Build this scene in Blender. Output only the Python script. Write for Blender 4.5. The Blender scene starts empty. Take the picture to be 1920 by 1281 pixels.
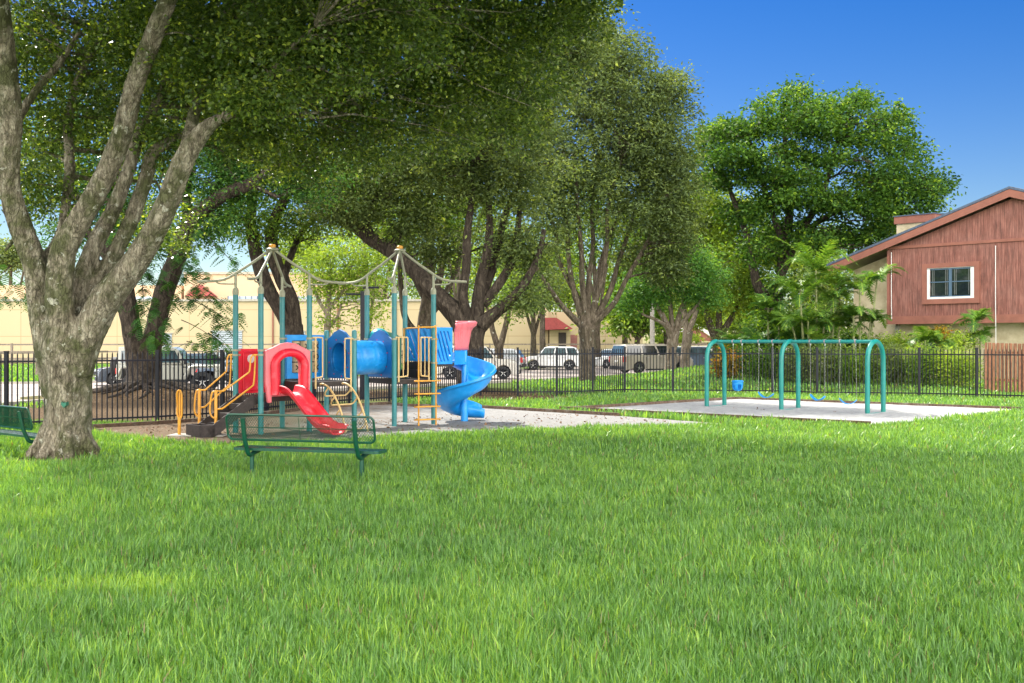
import bpy, bmesh, math, random
import numpy as np
from mathutils import Vector, Matrix
R = math.radians
PI = math.pi
scene = bpy.context.scene
C = scene.collection

# ------------------------------------------------------------------ camera
F, H0, CX, CY = 2150.0, 2.1, 960.0, 640.5
cam_d = bpy.data.cameras.new('camera'); cam = bpy.data.objects.new('camera', cam_d); C.objects.link(cam)
cam.location = (0, 0, H0); cam.rotation_euler = (R(90), 0, 0)
cam_d.sensor_width = 36; cam_d.lens = 36*F/1920; cam_d.clip_start = 0.1; cam_d.clip_end = 3000
scene.camera = cam
# ------------------------------------------------------------------ world, sun, exposure
SUN_EL, SUN_AZ = 48.0, -37.0            # azimuth from +Y towards +X
w = bpy.data.worlds.new('World'); scene.world = w; w.use_nodes = True
nt = w.node_tree; nt.nodes.clear()
sky = nt.nodes.new('ShaderNodeTexSky'); sky.sky_type = 'NISHITA'; sky.sun_disc = False
sky.sun_elevation = R(SUN_EL); sky.sun_rotation = R(SUN_AZ)
sky.air_density = 1.0; sky.dust_density = 0.3; sky.ozone_density = 3.0; sky.altitude = 0
hsv = nt.nodes.new('ShaderNodeHueSaturation'); hsv.inputs['Saturation'].default_value = 1.5; hsv.inputs['Hue'].default_value = .518; hsv.inputs['Value'].default_value = .82
bg = nt.nodes.new('ShaderNodeBackground'); bg.inputs['Strength'].default_value = 0.06
wo = nt.nodes.new('ShaderNodeOutputWorld')
nt.links.new(sky.outputs[0], hsv.inputs['Color'])
# added bright cloud layer behind and beside the camera, out of view, as fill light
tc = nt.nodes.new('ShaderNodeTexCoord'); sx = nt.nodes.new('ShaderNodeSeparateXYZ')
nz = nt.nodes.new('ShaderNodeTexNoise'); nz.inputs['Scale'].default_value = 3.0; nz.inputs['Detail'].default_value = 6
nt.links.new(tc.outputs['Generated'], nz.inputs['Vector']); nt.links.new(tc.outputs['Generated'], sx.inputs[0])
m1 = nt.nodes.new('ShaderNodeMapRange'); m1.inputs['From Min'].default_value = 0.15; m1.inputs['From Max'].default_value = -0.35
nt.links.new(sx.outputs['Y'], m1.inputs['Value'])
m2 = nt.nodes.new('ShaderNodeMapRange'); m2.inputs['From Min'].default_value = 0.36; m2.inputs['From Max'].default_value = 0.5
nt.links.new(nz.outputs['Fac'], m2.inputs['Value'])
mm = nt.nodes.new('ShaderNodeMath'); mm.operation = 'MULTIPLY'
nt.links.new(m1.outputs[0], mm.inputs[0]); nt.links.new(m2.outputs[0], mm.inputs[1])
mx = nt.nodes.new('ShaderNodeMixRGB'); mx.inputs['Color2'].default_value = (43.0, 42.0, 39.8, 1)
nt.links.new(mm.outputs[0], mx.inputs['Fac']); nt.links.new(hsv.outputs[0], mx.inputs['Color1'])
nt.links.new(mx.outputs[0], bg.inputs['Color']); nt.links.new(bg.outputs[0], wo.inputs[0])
sd = bpy.data.lights.new('sun', 'SUN'); sd.energy = 3.9; sd.angle = R(0.55); sd.color = (1.0, 0.94, 0.84)
so = bpy.data.objects.new('sun', sd); C.objects.link(so)
sv = Vector((math.sin(R(SUN_AZ))*math.cos(R(SUN_EL)), math.cos(R(SUN_AZ))*math.cos(R(SUN_EL)), math.sin(R(SUN_EL))))
so.rotation_euler = sv.to_track_quat('Z', 'Y').to_euler(); so.location = (0, 0, 60)
scene.view_settings.view_transform = 'Standard'; scene.view_settings.look = 'None'
scene.view_settings.exposure = 1.34; scene.view_settings.gamma = 1.0
scene.cycles.max_bounces = 8; scene.cycles.transparent_max_bounces = 8
scene.cycles.use_denoising = True

# ------------------------------------------------------------------ helpers
def px(x, y, Y):                        # point at depth Y seen at pixel (x, y) of the photograph
    return ((x-CX)/F*Y, Y, H0-(y-CY)/F*Y)
def gp(x, y):                           # ground point
    Y = F*H0/(y-CY); return ((x-CX)/F*Y, Y)
def sm(t): t = np.clip(t, 0, 1); return t*t*(3-2*t)
def terrain(x, y):
    x = np.asarray(x, float); y = np.asarray(y, float)
    z = 0.42*np.exp(-(((x+13.4)/2.8)**2+((y-43.2)/2.0)**2))
    z = z+0.75*np.exp(-(((x-11.2)/3.6)**2+((y-62)/6.5)**2))
    z = z+0.30*np.exp(-(((x-22)/8)**2+((y-52)/4)**2))
    return z
def origin_of(o):
    v = Vector((0, 0, 0))
    while o is not None: v = v+o.location; o = o.parent
    return v
def tag(o, label=None, cat=None, group=None, kind=None):
    if label: o['label'] = label
    if cat: o['category'] = cat
    if group: o['group'] = group
    if kind: o['kind'] = kind
    return o
def thing(name, label, cat, loc=(0, 0, 0), group=None):
    o = bpy.data.objects.new(name, None); C.objects.link(o); o.location = loc
    o.empty_display_size = 0.2
    return tag(o, label, cat, group)
def copy_tree(o, parent=None):
    c = o.copy(); C.objects.link(c); c.parent = parent
    for ch in list(o.children): copy_tree(ch, c)
    return c
class MB:
    def __init__(s): s.v = []; s.f = []
    def add(s, vs, fs):
        n = len(s.v); s.v += [tuple(v) for v in vs]; s.f += [tuple(i+n for i in f) for f in fs]; return s
    def box(s, c, size, rz=0, M=None):
        hx, hy, hz = size[0]/2, size[1]/2, size[2]/2
        vs = [Vector((x, y, z)) for x in (-hx, hx) for y in (-hy, hy) for z in (-hz, hz)]
        m = M if M is not None else Matrix.Rotation(rz, 3, 'Z')
        vs = [m @ v+Vector(c) for v in vs]
        return s.add(vs, [(0, 1, 3, 2), (4, 6, 7, 5), (0, 4, 5, 1), (2, 3, 7, 6), (0, 2, 6, 4), (1, 5, 7, 3)])
    def beam(s, a, b, w, h, up=(0, 0, 1)):
        a = Vector(a); b = Vector(b); d = b-a; L = d.length; d.normalize(); u = Vector(up)
        if abs(d.dot(u)) > .99: u = Vector((0, 1, 0))
        y = u.cross(d).normalized(); z = d.cross(y)
        M = Matrix((d, y, z)).transposed()
        return s.box((a+b)/2, (L, w, h), M=M)
    def tube(s, pts, r, n=8, cap=True, jit=None):
        P = [Vector(p) for p in pts]; k = len(P)
        if not hasattr(r, '__len__'): r = [r]*k
        T = [(P[min(i+1, k-1)]-P[max(i-1, 0)]).normalized() for i in range(k)]
        u = T[0].orthogonal().normalized(); vs = []
        for i in range(k):
            u = (u-T[i]*u.dot(T[i]))
            if u.length < 1e-6: u = T[i].orthogonal()
            u.normalize(); b = T[i].cross(u)
            for j in range(n):
                a = 2*PI*j/n; rr = r[i]*(jit(i, j) if jit else 1)
                vs.append(P[i]+(u*math.cos(a)+b*math.sin(a))*rr)
        fs = [(i*n+j, i*n+(j+1) % n, (i+1)*n+(j+1) % n, (i+1)*n+j) for i in range(k-1) for j in range(n)]
        if cap: fs += [tuple(range(n))[::-1], tuple((k-1)*n+j for j in range(n))]
        return s.add(vs, fs)
    def lathe(s, prof, c=(0, 0, 0), M=None, n=24, cap=True):
        M = M if M is not None else Matrix.Identity(3); c = Vector(c); vs = []
        for (r, z) in prof:
            for j in range(n):
                a = 2*PI*j/n; vs.append(M @ Vector((r*math.cos(a), r*math.sin(a), z))+c)
        k = len(prof)
        fs = [(i*n+j, i*n+(j+1) % n, (i+1)*n+(j+1) % n, (i+1)*n+j) for i in range(k-1) for j in range(n)]
        if cap: fs += [tuple(range(n))[::-1], tuple((k-1)*n+j for j in range(n))]
        return s.add(vs, fs)
    def prism(s, poly, f0, f1):
        n = len(poly); a = [f0(p) for p in poly]; b = [f1(p) for p in poly]
        return s.add(a+b, [tuple(range(n)), tuple(range(n, 2*n))[::-1]]+[(i, i+n, (i+1) % n+n, (i+1) % n) for i in range(n)])
    def build(s, name, mat, parent=None, smooth=False, bevel=0, seg=2, solid=0, sub=0, kind=None):
        me = bpy.data.meshes.new(name); o0 = origin_of(parent) if parent else Vector((0, 0, 0))
        me.from_pydata([tuple(Vector(v)-o0) for v in s.v], [], s.f)
        bm = bmesh.new(); bm.from_mesh(me); bmesh.ops.recalc_face_normals(bm, faces=bm.faces); bm.to_mesh(me); bm.free()
        me.materials.append(mat)
        if smooth:
            me.polygons.foreach_set('use_smooth', [True]*len(me.polygons))
            try: me.set_sharp_from_angle(angle=R(38))
            except Exception: pass
        o = bpy.data.objects.new(name, me); C.objects.link(o); o.parent = parent
        if solid:
            m = o.modifiers.new('s', 'SOLIDIFY'); m.thickness = solid; m.offset = 0
        if bevel:
            m = o.modifiers.new('b', 'BEVEL'); m.width = bevel; m.segments = seg; m.limit_method = 'ANGLE'; m.angle_limit = R(35)
            m.use_clamp_overlap = True
        if sub:
            m = o.modifiers.new('u', 'SUBSURF'); m.levels = sub; m.render_levels = sub
        if kind: o['kind'] = kind
        return o
def np_mesh(name, V, loops, starts, mat, parent=None, attr=None, off=None, smooth=False):
    me = bpy.data.meshes.new(name)
    V = np.asarray(V, np.float32)
    if parent is not None: V = V-np.array(origin_of(parent), np.float32)
    me.vertices.add(len(V)); me.vertices.foreach_set('co', V.ravel())
    me.loops.add(len(loops)); me.loops.foreach_set('vertex_index', np.asarray(loops, np.int32))
    me.polygons.add(len(starts)); me.polygons.foreach_set('loop_start', np.asarray(starts, np.int32))
    me.update(calc_edges=True)
    if attr is not None:
        a = me.attributes.new('tint', 'FLOAT', 'POINT'); a.data.foreach_set('value', np.asarray(attr, np.float32))
    if smooth: me.polygons.foreach_set('use_smooth', np.ones(len(starts), bool))
    me.materials.append(mat); me.validate()
    o = bpy.data.objects.new(name, me); C.objects.link(o); o.parent = parent
    return o

# ------------------------------------------------------------------ materials
def ramp(nt, stops, fac):
    r = nt.nodes.new('ShaderNodeValToRGB'); e = r.color_ramp.elements
    while len(e) < len(stops): e.new(0.5)
    for i, (p, c) in enumerate(stops): e[i].position = p; e[i].color = (*c, 1)
    nt.links.new(fac, r.inputs[0]); return r.outputs[0]
def noise(nt, scale, detail=4, rough=.55, vec=None, dist=0):
    t = nt.nodes.new('ShaderNodeTexNoise'); t.inputs['Scale'].default_value = scale
    t.inputs['Detail'].default_value = detail; t.inputs['Roughness'].default_value = rough; t.inputs['Distortion'].default_value = dist
    if vec is not None: nt.links.new(vec, t.inputs['Vector'])
    return t.outputs['Fac']
def objvec(nt, scale=(1, 1, 1)):
    t = nt.nodes.new('ShaderNodeTexCoord'); m = nt.nodes.new('ShaderNodeMapping'); m.inputs['Scale'].default_value = scale
    nt.links.new(t.outputs['Object'], m.inputs[0]); return m.outputs[0]
def mixc(nt, fac, a, b, mode='MIX'):
    m = nt.nodes.new('ShaderNodeMixRGB'); m.blend_type = mode
    for s, v in (('Fac', fac), ('Color1', a), ('Color2', b)):
        if isinstance(v, (int, float)): m.inputs[s].default_value = v
        elif isinstance(v, tuple): m.inputs[s].default_value = (*v, 1)
        else: nt.links.new(v, m.inputs[s])
    return m.outputs[0]
def bump(nt, h, strength, dist, bs):
    b = nt.nodes.new('ShaderNodeBump'); b.inputs['Strength'].default_value = strength; b.inputs['Distance'].default_value = dist
    nt.links.new(h, b.inputs['Height']); nt.links.new(b.outputs[0], bs.inputs['Normal']); return b
def base(name):
    m = bpy.data.materials.new(name); m.use_nodes = True; nt = m.node_tree
    return m, nt, nt.nodes['Principled BSDF']
def plain(name, col, rough=.5, metal=0., var=.12, scale=6, bmp=0., bsc=60, coat=0., dirt=None, dirt_scale=3, spec=.5):
    m, nt, bs = base(name); v = objvec(nt)
    n = noise(nt, scale, 5, .6, v)
    lo = tuple(c*(1-var*1.6) for c in col); hi = tuple(min(1, c*(1+var)) for c in col)
    c = ramp(nt, [(.3, lo), (.7, hi)], n)
    if dirt:
        d = noise(nt, dirt_scale, 8, .7, v); f = ramp(nt, [(.52, (0, 0, 0)), (.68, (.75, .75, .75))], d)
        c = mixc(nt, f, c, dirt)
    nt.links.new(c, bs.inputs['Base Color'])
    bs.inputs['Roughness'].default_value = rough; bs.inputs['Metallic'].default_value = metal
    bs.inputs['Coat Weight'].default_value = coat; bs.inputs['Specular IOR Level'].default_value = spec
    if bmp: bump(nt, noise(nt, bsc, 6, .6, v), bmp, .01, bs)
    return m
def leafmat(name, dark, light, yellow, trans=.45, rough=.55, gloss=.18, straw=None):
    m, nt, bs = base(name)
    a = nt.nodes.new('ShaderNodeAttribute'); a.attribute_name = 'tint'
    c = ramp(nt, ([(0, straw), (.05, straw), (.06, dark), (.6, light), (1, yellow)] if straw else [(0, dark), (.6, light), (1, yellow)]), a.outputs['Fac'])
    nt.links.new(c, bs.inputs['Base Color']); bs.inputs['Roughness'].default_value = rough
    bs.inputs['Specular IOR Level'].default_value = gloss
    t = nt.nodes.new('ShaderNodeBsdfTranslucent')
    c2 = mixc(nt, 1.0, c, (1.35, 1.25, .45), 'MULTIPLY'); nt.links.new(c2, t.inputs['Color'])
    x = nt.nodes.new('ShaderNodeMixShader'); x.inputs[0].default_value = trans
    nt.links.new(bs.outputs[0], x.inputs[1]); nt.links.new(t.outputs[0], x.inputs[2])
    nt.links.new(x.outputs[0], nt.nodes['Material Output'].inputs['Surface'])
    return m
def barkmat(name, dark, mid, light, moss=(.05, .065, .02), lich=(.42, .42, .36), mossf=.5, lichf=.6, bmp=1.0, sc=1.0):
    m, nt, bs = base(name); v = objvec(nt, (1, 1, .32)); v2 = objvec(nt)
    n1 = noise(nt, 9*sc, 8, .7, v, .6)
    c = ramp(nt, [(.32, dark), (.5, mid), (.68, light)], n1)
    ms = ramp(nt, [(mossf, (0, 0, 0)), (mossf+.14, (.85, .85, .85))], noise(nt, 1.7*sc, 7, .65, v2))
    c = mixc(nt, ms, c, moss)
    lf = ramp(nt, [(lichf, (0, 0, 0)), (lichf+.04, (.9, .9, .9))], noise(nt, 5.5*sc, 6, .62, v2, .3))
    c = mixc(nt, lf, c, lich)
    bs.inputs['Roughness'].default_value = .9; bs.inputs['Specular IOR Level'].default_value = .2
    vo = nt.nodes.new('ShaderNodeTexVoronoi'); vo.feature = 'DISTANCE_TO_EDGE'; vo.inputs['Scale'].default_value = 14*sc
    vd = mixc(nt, .35, v, noise(nt, 6, 5, .6, v), 'ADD'); nt.links.new(vd, vo.inputs['Vector'])
    h = nt.nodes.new('ShaderNodeMath'); h.operation = 'ADD'
    vr = ramp(nt, [(0, (0, 0, 0)), (.12, (.6, .6, .6))], vo.outputs['Distance'])
    crack = ramp(nt, [(0, (.75, .75, .75)), (.07, (0, 0, 0))], vo.outputs['Distance']); brk = mixc(nt, 1.0, crack, ramp(nt, [(.4, (.2, .2, .2)), (.6, (1, 1, 1))], noise(nt, 4*sc, 5, .6, v2)), 'MULTIPLY')
    nt.links.new(mixc(nt, brk, c, tuple(.6*q for q in dark)), bs.inputs['Base Color'])
    nt.links.new(vr, h.inputs[0]); nt.links.new(noise(nt, 30*sc, 8, .75, v), h.inputs[1])
    bump(nt, h.outputs[0], bmp, .03, bs)
    return m

M = {}
M['teal'] = plain('teal_paint', (.028, .20, .215), .4, var=.10, scale=3, dirt=(.10, .22, .20), dirt_scale=9)
M['swing_teal'] = plain('swing_teal_paint', (.003, .20, .175), .35, var=.10, scale=3, dirt=(.03, .2, .17), dirt_scale=8)
M['tan'] = plain('tan_pipe_paint', (.30, .30, .21), .5, var=.12, dirt=(.22, .23, .15), dirt_scale=7)
M['yellow'] = plain('yellow_paint', (.66, .30, .02), .42, var=.12, dirt=(.45, .25, .06), dirt_scale=9)
M['cream'] = plain('faded_yellow_paint', (.66, .46, .20), .45, var=.1)
M['red'] = plain('red_plastic', (.72, .012, .035), .4, var=.12, scale=2.5, dirt=(.72, .16, .19), dirt_scale=4)
M['pink'] = plain('faded_red_plastic', (.74, .17, .20), .45, var=.12, scale=2.5, dirt=(.62, .03, .06), dirt_scale=5)
M['blue'] = plain('blue_plastic', (.008, .27, .72), .36, var=.12, scale=2, dirt=(.05, .34, .72), dirt_scale=4)
M['blue_dark'] = plain('deep_blue_plastic', (.006, .15, .44), .4, var=.12, scale=2)
M['green_panel'] = plain('green_plastic', (.012, .14, .085), .4)
M['teal_dome'] = plain('teal_plastic', (.005, .34, .42), .35)
M['deck'] = plain('dark_coated_deck', (.035, .025, .022), .7, var=.3, scale=12, bmp=.4)
M['black'] = plain('black_rubber', (.018, .018, .02), .7)
M['drum'] = plain('beige_plastic', (.42, .33, .2), .55)
M['bench'] = plain('green_thermoplastic', (.004, .062, .034), .35, var=.15, coat=.2)
M['iron'] = plain('black_iron_paint', (.006, .007, .014), .5, var=.3, scale=8, spec=.3)
M['steel'] = plain('chain_steel', (.35, .35, .34), .4, metal=.8)
M['concrete'] = plain('concrete_pad', (.38, .35, .31), .85, bmp=.4)
M['timber'] = plain('weathered_timber', (.12, .075, .048), .9, var=.4, scale=14, bmp=.5, dirt=(.24, .21, .17))
M['grey_wood'] = plain('grey_weathered_wood', (.24, .19, .155), .9, var=.35, scale=10, bmp=.4)
M['brown_wood'] = plain('brown_fence_wood', (.26, .11, .055), .85, var=.3, scale=5, bmp=.4)
M['chrome'] = plain('alloy', (.5, .5, .5), .35, metal=.9, var=.05)
M['dark_glass'] = plain('tinted_glass', (.012, .018, .022), .06, var=.2, spec=.9)
M['lightglass'] = plain('car_glass', (.05, .085, .10), .05, var=.4, scale=1.5, spec=1)
M['red_lamp'] = plain('tail_lamp_red', (.6, .02, .015), .2)
M['orange_lamp'] = plain('tail_lamp_orange', (.7, .16, .04), .2)
M['clear_lamp'] = plain('headlamp_clear', (.6, .62, .65), .1)
M['jeep'] = plain('putty_car_paint', (.40, .40, .35), .3, var=.03, coat=.6)
M['white_car'] = plain('white_car_paint', (.62, .62, .62), .25, var=.03, coat=.8)
M['cream_car'] = plain('cream_car_paint', (.55, .52, .47), .25, var=.03, coat=.8)
M['silver_car'] = plain('silver_car_paint', (.36, .36, .37), .28, metal=.3, var=.03, coat=.8)
M['taupe_car'] = plain('taupe_car_paint', (.42, .37, .32), .28, metal=.3, var=.03, coat=.8)
M['dark_car'] = plain('slate_car_paint', (.06, .075, .1), .25, metal=.3, var=.03, coat=.8)
M['blue_car'] = plain('steel_blue_car_paint', (.10, .14, .2), .25, metal=.3, var=.03, coat=.8)
M['white_frame'] = plain('white_frame_paint', (.7, .7, .68), .4, var=.05)
M['blue_frame'] = plain('grey_blue_frame_paint', (.07, .12, .18), .4, var=.05)
M['curtain'] = plain('curtain_cloth', (.12, .13, .12), .9)
M['rust_trim'] = plain('rust_trim_paint', (.25, .095, .065), .78, var=.12, scale=2, bmp=.2)
M['roof_edge'] = plain('slate_shingle', (.075, .10, .15), .85, var=.2, scale=10, bmp=.4)
M['peach'] = plain('peach_stucco', (.52, .37, .24), .9, var=.05, scale=.5, bmp=.15, bsc=30)
M['window_band'] = plain('louvre_glass', (.33, .40, .48), .4, var=.12, scale=2)
M['red_tile'] = plain('red_metal_roof', (.30, .05, .05), .6, var=.15)
M['door_red'] = plain('dusty_red_door', (.28, .11, .10), .6)
M['pot'] = plain('leaf_litter_brown', (.2, .12, .07), .9)

def stucco():
    m, nt, bs = base('cream_stucco'); v = objvec(nt)
    n = noise(nt, 1.5, 7, .65, v); c = ramp(nt, [(.3, (.34, .28, .17)), (.6, (.50, .43, .29))], n)
    n2 = noise(nt, 5, 8, .7, v); c = mixc(nt, ramp(nt, [(.58, (0, 0, 0)), (.7, (.6, .6, .6))], n2), c, (.2, .17, .12))
    nt.links.new(c, bs.inputs['Base Color']); bs.inputs['Roughness'].default_value = .9
    bump(nt, noise(nt, 25, 6, .6, v), .5, .02, bs); return m
M['stucco'] = stucco()
def siding():
    m, nt, bs = base('red_brown_siding'); v = objvec(nt, (1, 1, .06)); v2 = objvec(nt)
    wv = nt.nodes.new('ShaderNodeTexWave'); wv.wave_type = 'BANDS'; wv.bands_direction = 'X'
    wv.inputs['Scale'].default_value = 1.05; wv.inputs['Distortion'].default_value = 0; nt.links.new(v2, wv.inputs['Vector'])
    g = ramp(nt, [(0, (.35, .35, .35)), (.03, (1, 1, 1))], wv.outputs['Fac'])
    n = noise(nt, 14, 8, .72, v); c = ramp(nt, [(.36, (.075, .028, .022)), (.5, (.20, .075, .056)), (.64, (.33, .14, .105))], n)
    n2 = noise(nt, 1.2, 5, .6, v2); c = mixc(nt, ramp(nt, [(.4, (0, 0, 0)), (.7, (.35, .35, .35))], n2), c, (.30, .16, .13))
    c = mixc(nt, g, (.085, .03, .023), c); c = mixc(nt, ramp(nt, [(.5, (0, 0, 0)), (.66, (.7, .7, .7))], noise(nt, 3.2, 9, .78, objvec(nt, (1, 1, .35)), .8)), c, (.11, .045, .035))
    nt.links.new(c, bs.inputs['Base Color']); bs.inputs['Roughness'].default_value = .85
    h = mixc(nt, .6, g, n, 'MIX'); bump(nt, h, .8, .02, bs); return m
M['siding'] = siding()
def tanwall():
    m, nt, bs = base('tan_panel_wall'); v = objvec(nt)
    br = nt.nodes.new('ShaderNodeTexBrick'); br.offset = 0
    br.inputs['Scale'].default_value = 1; br.inputs['Brick Width'].default_value = 2.35; br.inputs['Row Height'].default_value = 2.6
    br.inputs['Mortar Size'].default_value = .03; br.inputs['Mortar Smooth'].default_value = .2
    br.inputs['Color1'].default_value = (.45, .36, .22, 1); br.inputs['Color2'].default_value = (.43, .35, .22, 1); br.inputs['Mortar'].default_value = (.30, .22, .11, 1)
    mp = nt.nodes.new('ShaderNodeMapping'); mp.inputs['Rotation'].default_value = (R(90), 0, 0)
    tcn = nt.nodes.new('ShaderNodeTexCoord'); nt.links.new(tcn.outputs['Object'], mp.inputs[0]); nt.links.new(mp.outputs[0], br.inputs['Vector'])
    n = noise(nt, .35, 6, .6, v); c = mixc(nt, ramp(nt, [(.35, (0, 0, 0)), (.75, (.4, .4, .4))], n), br.outputs['Color'], (.46, .34, .19))
    nt.links.new(c, bs.inputs['Base Color']); bs.inputs['Roughness'].default_value = .85; return m
M['tanwall'] = tanwall()
def louvre(name, c1, c2, s):
    m, nt, bs = base(name); v2 = objvec(nt)
    wv = nt.nodes.new('ShaderNodeTexWave'); wv.bands_direction = 'Z'; wv.inputs['Scale'].default_value = s; nt.links.new(v2, wv.inputs['Vector'])
    c = ramp(nt, [(.1, c2), (.4, c1)], wv.outputs['Fac']); nt.links.new(c, bs.inputs['Base Color'])
    bs.inputs['Roughness'].default_value = .5; bump(nt, wv.outputs['Fac'], .5, .05, bs); return m
M['shutter'] = louvre('grey_roller_shutter', (.33, .37, .41), (.16, .18, .21), 1.6)
def soil():
    m, nt, bs = base('lawn_soil'); v = objvec(nt)
    c = ramp(nt, [(.3, (.035, .055, .014)), (.55, (.075, .12, .025)), (.75, (.12, .15, .04))], noise(nt, 9, 9, .75, v))
    c = mixc(nt, ramp(nt, [(.4, (0, 0, 0)), (.65, (.6, .6, .6))], noise(nt, .45, 5, .6, v)), c, (.10, .15, .03))
    a = nt.nodes.new('ShaderNodeAttribute'); a.attribute_name = 'tint'
    lit = ramp(nt, [(.35, (.035, .022, .012)), (.5, (.10, .065, .035)), (.66, (.24, .18, .11))], noise(nt, 14, 9, .8, v))
    f = nt.nodes.new('ShaderNodeMath'); f.operation = 'MULTIPLY_ADD'; f.inputs[1].default_value = 1.3
    nt.links.new(a.outputs['Fac'], f.inputs[0]); 
    g = nt.nodes.new('ShaderNodeMath'); g.operation = 'MULTIPLY_ADD'; g.inputs[1].default_value = 1.4; g.inputs[2].default_value = -.75
    nt.links.new(noise(nt, 1.3, 6, .7, v), g.inputs[0]); nt.links.new(g.outputs[0], f.inputs[2]); f.use_clamp = True
    c = mixc(nt, f.outputs[0], c, lit)
    nt.links.new(c, bs.inputs['Base Color']); bs.inputs['Roughness'].default_value = 1; bs.inputs['Specular IOR Level'].default_value = .1
    bump(nt, noise(nt, 22, 9, .8, v), .8, .05, bs); return m
M['soil'] = soil()
def sand(name, mulchx, bright):
    m, nt, bs = base(name); v = objvec(nt)
    c = ramp(nt, [(.3, tuple(.72*b for b in bright)), (.5, bright), (.72, tuple(min(1, 1.2*b) for b in bright))], noise(nt, 6, 9, .75, v))
    spk = ramp(nt, [(.63, (0, 0, 0)), (.67, (.9, .9, .9))], noise(nt, 17, 5, .7, v, .4)); c = mixc(nt, spk, c, (.12, .085, .055))
    if mulchx is not None:
        t = nt.nodes.new('ShaderNodeTexCoord'); s = nt.nodes.new('ShaderNodeSeparateXYZ'); nt.links.new(t.outputs['Object'], s.inputs[0])
        mr = nt.nodes.new('ShaderNodeMapRange'); mr.inputs['From Min'].default_value = mulchx+1.5; mr.inputs['From Max'].default_value = mulchx-3
        mr.inputs['To Min'].default_value = -.25; mr.inputs['To Max'].default_value = 1.1; mr.clamp = True
        nt.links.new(s.outputs['X'], mr.inputs['Value'])
        ad = nt.nodes.new('ShaderNodeMath'); ad.operation = 'ADD'; ad.use_clamp = True
        mu = nt.nodes.new('ShaderNodeMath'); mu.operation = 'MULTIPLY_ADD'; mu.inputs[1].default_value = 2.4; mu.inputs[2].default_value = -1.15
        nt.links.new(noise(nt, 1.1, 6, .7, v), mu.inputs[0]); nt.links.new(mr.outputs[0], ad.inputs[0]); nt.links.new(mu.outputs[0], ad.inputs[1])
        mul = ramp(nt, [(.33, (.05, .032, .02)), (.5, (.16, .115, .075)), (.68, (.31, .24, .17))], noise(nt, 20, 9, .8, objvec(nt, (1, .7, 1)), 1.0))
        c = mixc(nt, ad.outputs[0], c, mul)
    nt.links.new(c, bs.inputs['Base Color']); bs.inputs['Roughness'].default_value = 1; bs.inputs['Specular IOR Level'].default_value = .15
    bump(nt, noise(nt, 16, 9, .8, v), .9, .04, bs); return m
M['sand'] = sand('play_sand', -3.5, (.285, .28, .27))
M['pit'] = sand('swing_sand', None, (.35, .35, .34))
def asphalt():
    m, nt, bs = base('pale_drive'); v = objvec(nt)
    c = ramp(nt, [(.35, (.24, .20, .18)), (.6, (.34, .29, .26))], noise(nt, .6, 6, .6, v))
    c = mixc(nt, ramp(nt, [(.55, (0, 0, 0)), (.7, (.6, .6, .6))], noise(nt, 3, 8, .75, v)), c, (.18, .16, .15))
    nt.links.new(c, bs.inputs['Base Color']); bs.inputs['Roughness'].default_value = .9
    bump(nt, noise(nt, 60, 4, .6, v), .3, .01, bs); return m
M['drive'] = asphalt()
M['kerb'] = plain('kerb_concrete', (.36, .33, .28), .9, var=.2)
M['bark_near'] = barkmat('near_bark', (.06, .05, .034), (.25, .215, .155), (.50, .45, .35), moss=(.075, .085, .03), lich=(.46, .45, .36), mossf=.45, lichf=.61, bmp=1.0)
M['bark_dark'] = barkmat('dark_bark', (.018, .014, .011), (.055, .042, .032), (.13, .105, .08), moss=(.03, .035, .015), mossf=.6, lichf=.72, sc=.8)
M['bark_mid'] = barkmat('grey_brown_bark', (.035, .028, .02), (.10, .078, .056), (.22, .18, .135), mossf=.55, lichf=.64, sc=.8)
M['bark_pale'] = barkmat('pale_bark', (.10, .075, .055), (.24, .19, .145), (.38, .32, .25), mossf=.64, lichf=.62, sc=.8)
M['leaf_near'] = leafmat('near_leaf', (.045, .085, .022), (.15, .24, .05), (.44, .53, .08), trans=.52, rough=.32, gloss=.5)
M['leaf_feather'] = leafmat('feather_leaf', (.025, .08, .02), (.07, .17, .035), (.15, .28, .04))
M['leaf_olive'] = leafmat('olive_leaf', (.055, .085, .035), (.155, .215, .07), (.32, .39, .10))
M['leaf_mid'] = leafmat('mid_leaf', (.05, .11, .02), (.16, .27, .04), (.34, .46, .055))
M['leaf_yel'] = leafmat('yellow_green_leaf', (.10, .17, .025), (.25, .37, .05), (.45, .54, .07), trans=.5)
M['leaf_blue'] = leafmat('fresh_leaf', (.04, .12, .032), (.115, .26, .05), (.25, .42, .07))
M['leaf_crisp'] = leafmat('layered_leaf', (.022, .065, .012), (.085, .18, .024), (.32, .46, .045))
M['palm'] = leafmat('palm_leaf', (.04, .11, .02), (.13, .25, .04), (.42, .46, .05), trans=.4, rough=.35)
M['croton'] = leafmat('croton_leaf', (.10, .09, .02), (.38, .26, .03), (.5, .12, .03), trans=.4)
M['grass'] = leafmat('grass_blade', (.08, .19, .04), (.16, .335, .065), (.34, .52, .05), trans=.42, rough=.38, gloss=.6, straw=(.30, .22, .12))
M['palmstem'] = plain('palm_stem', (.22, .24, .10), .7, var=.3, scale=8)

rng = np.random.default_rng(7)
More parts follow.
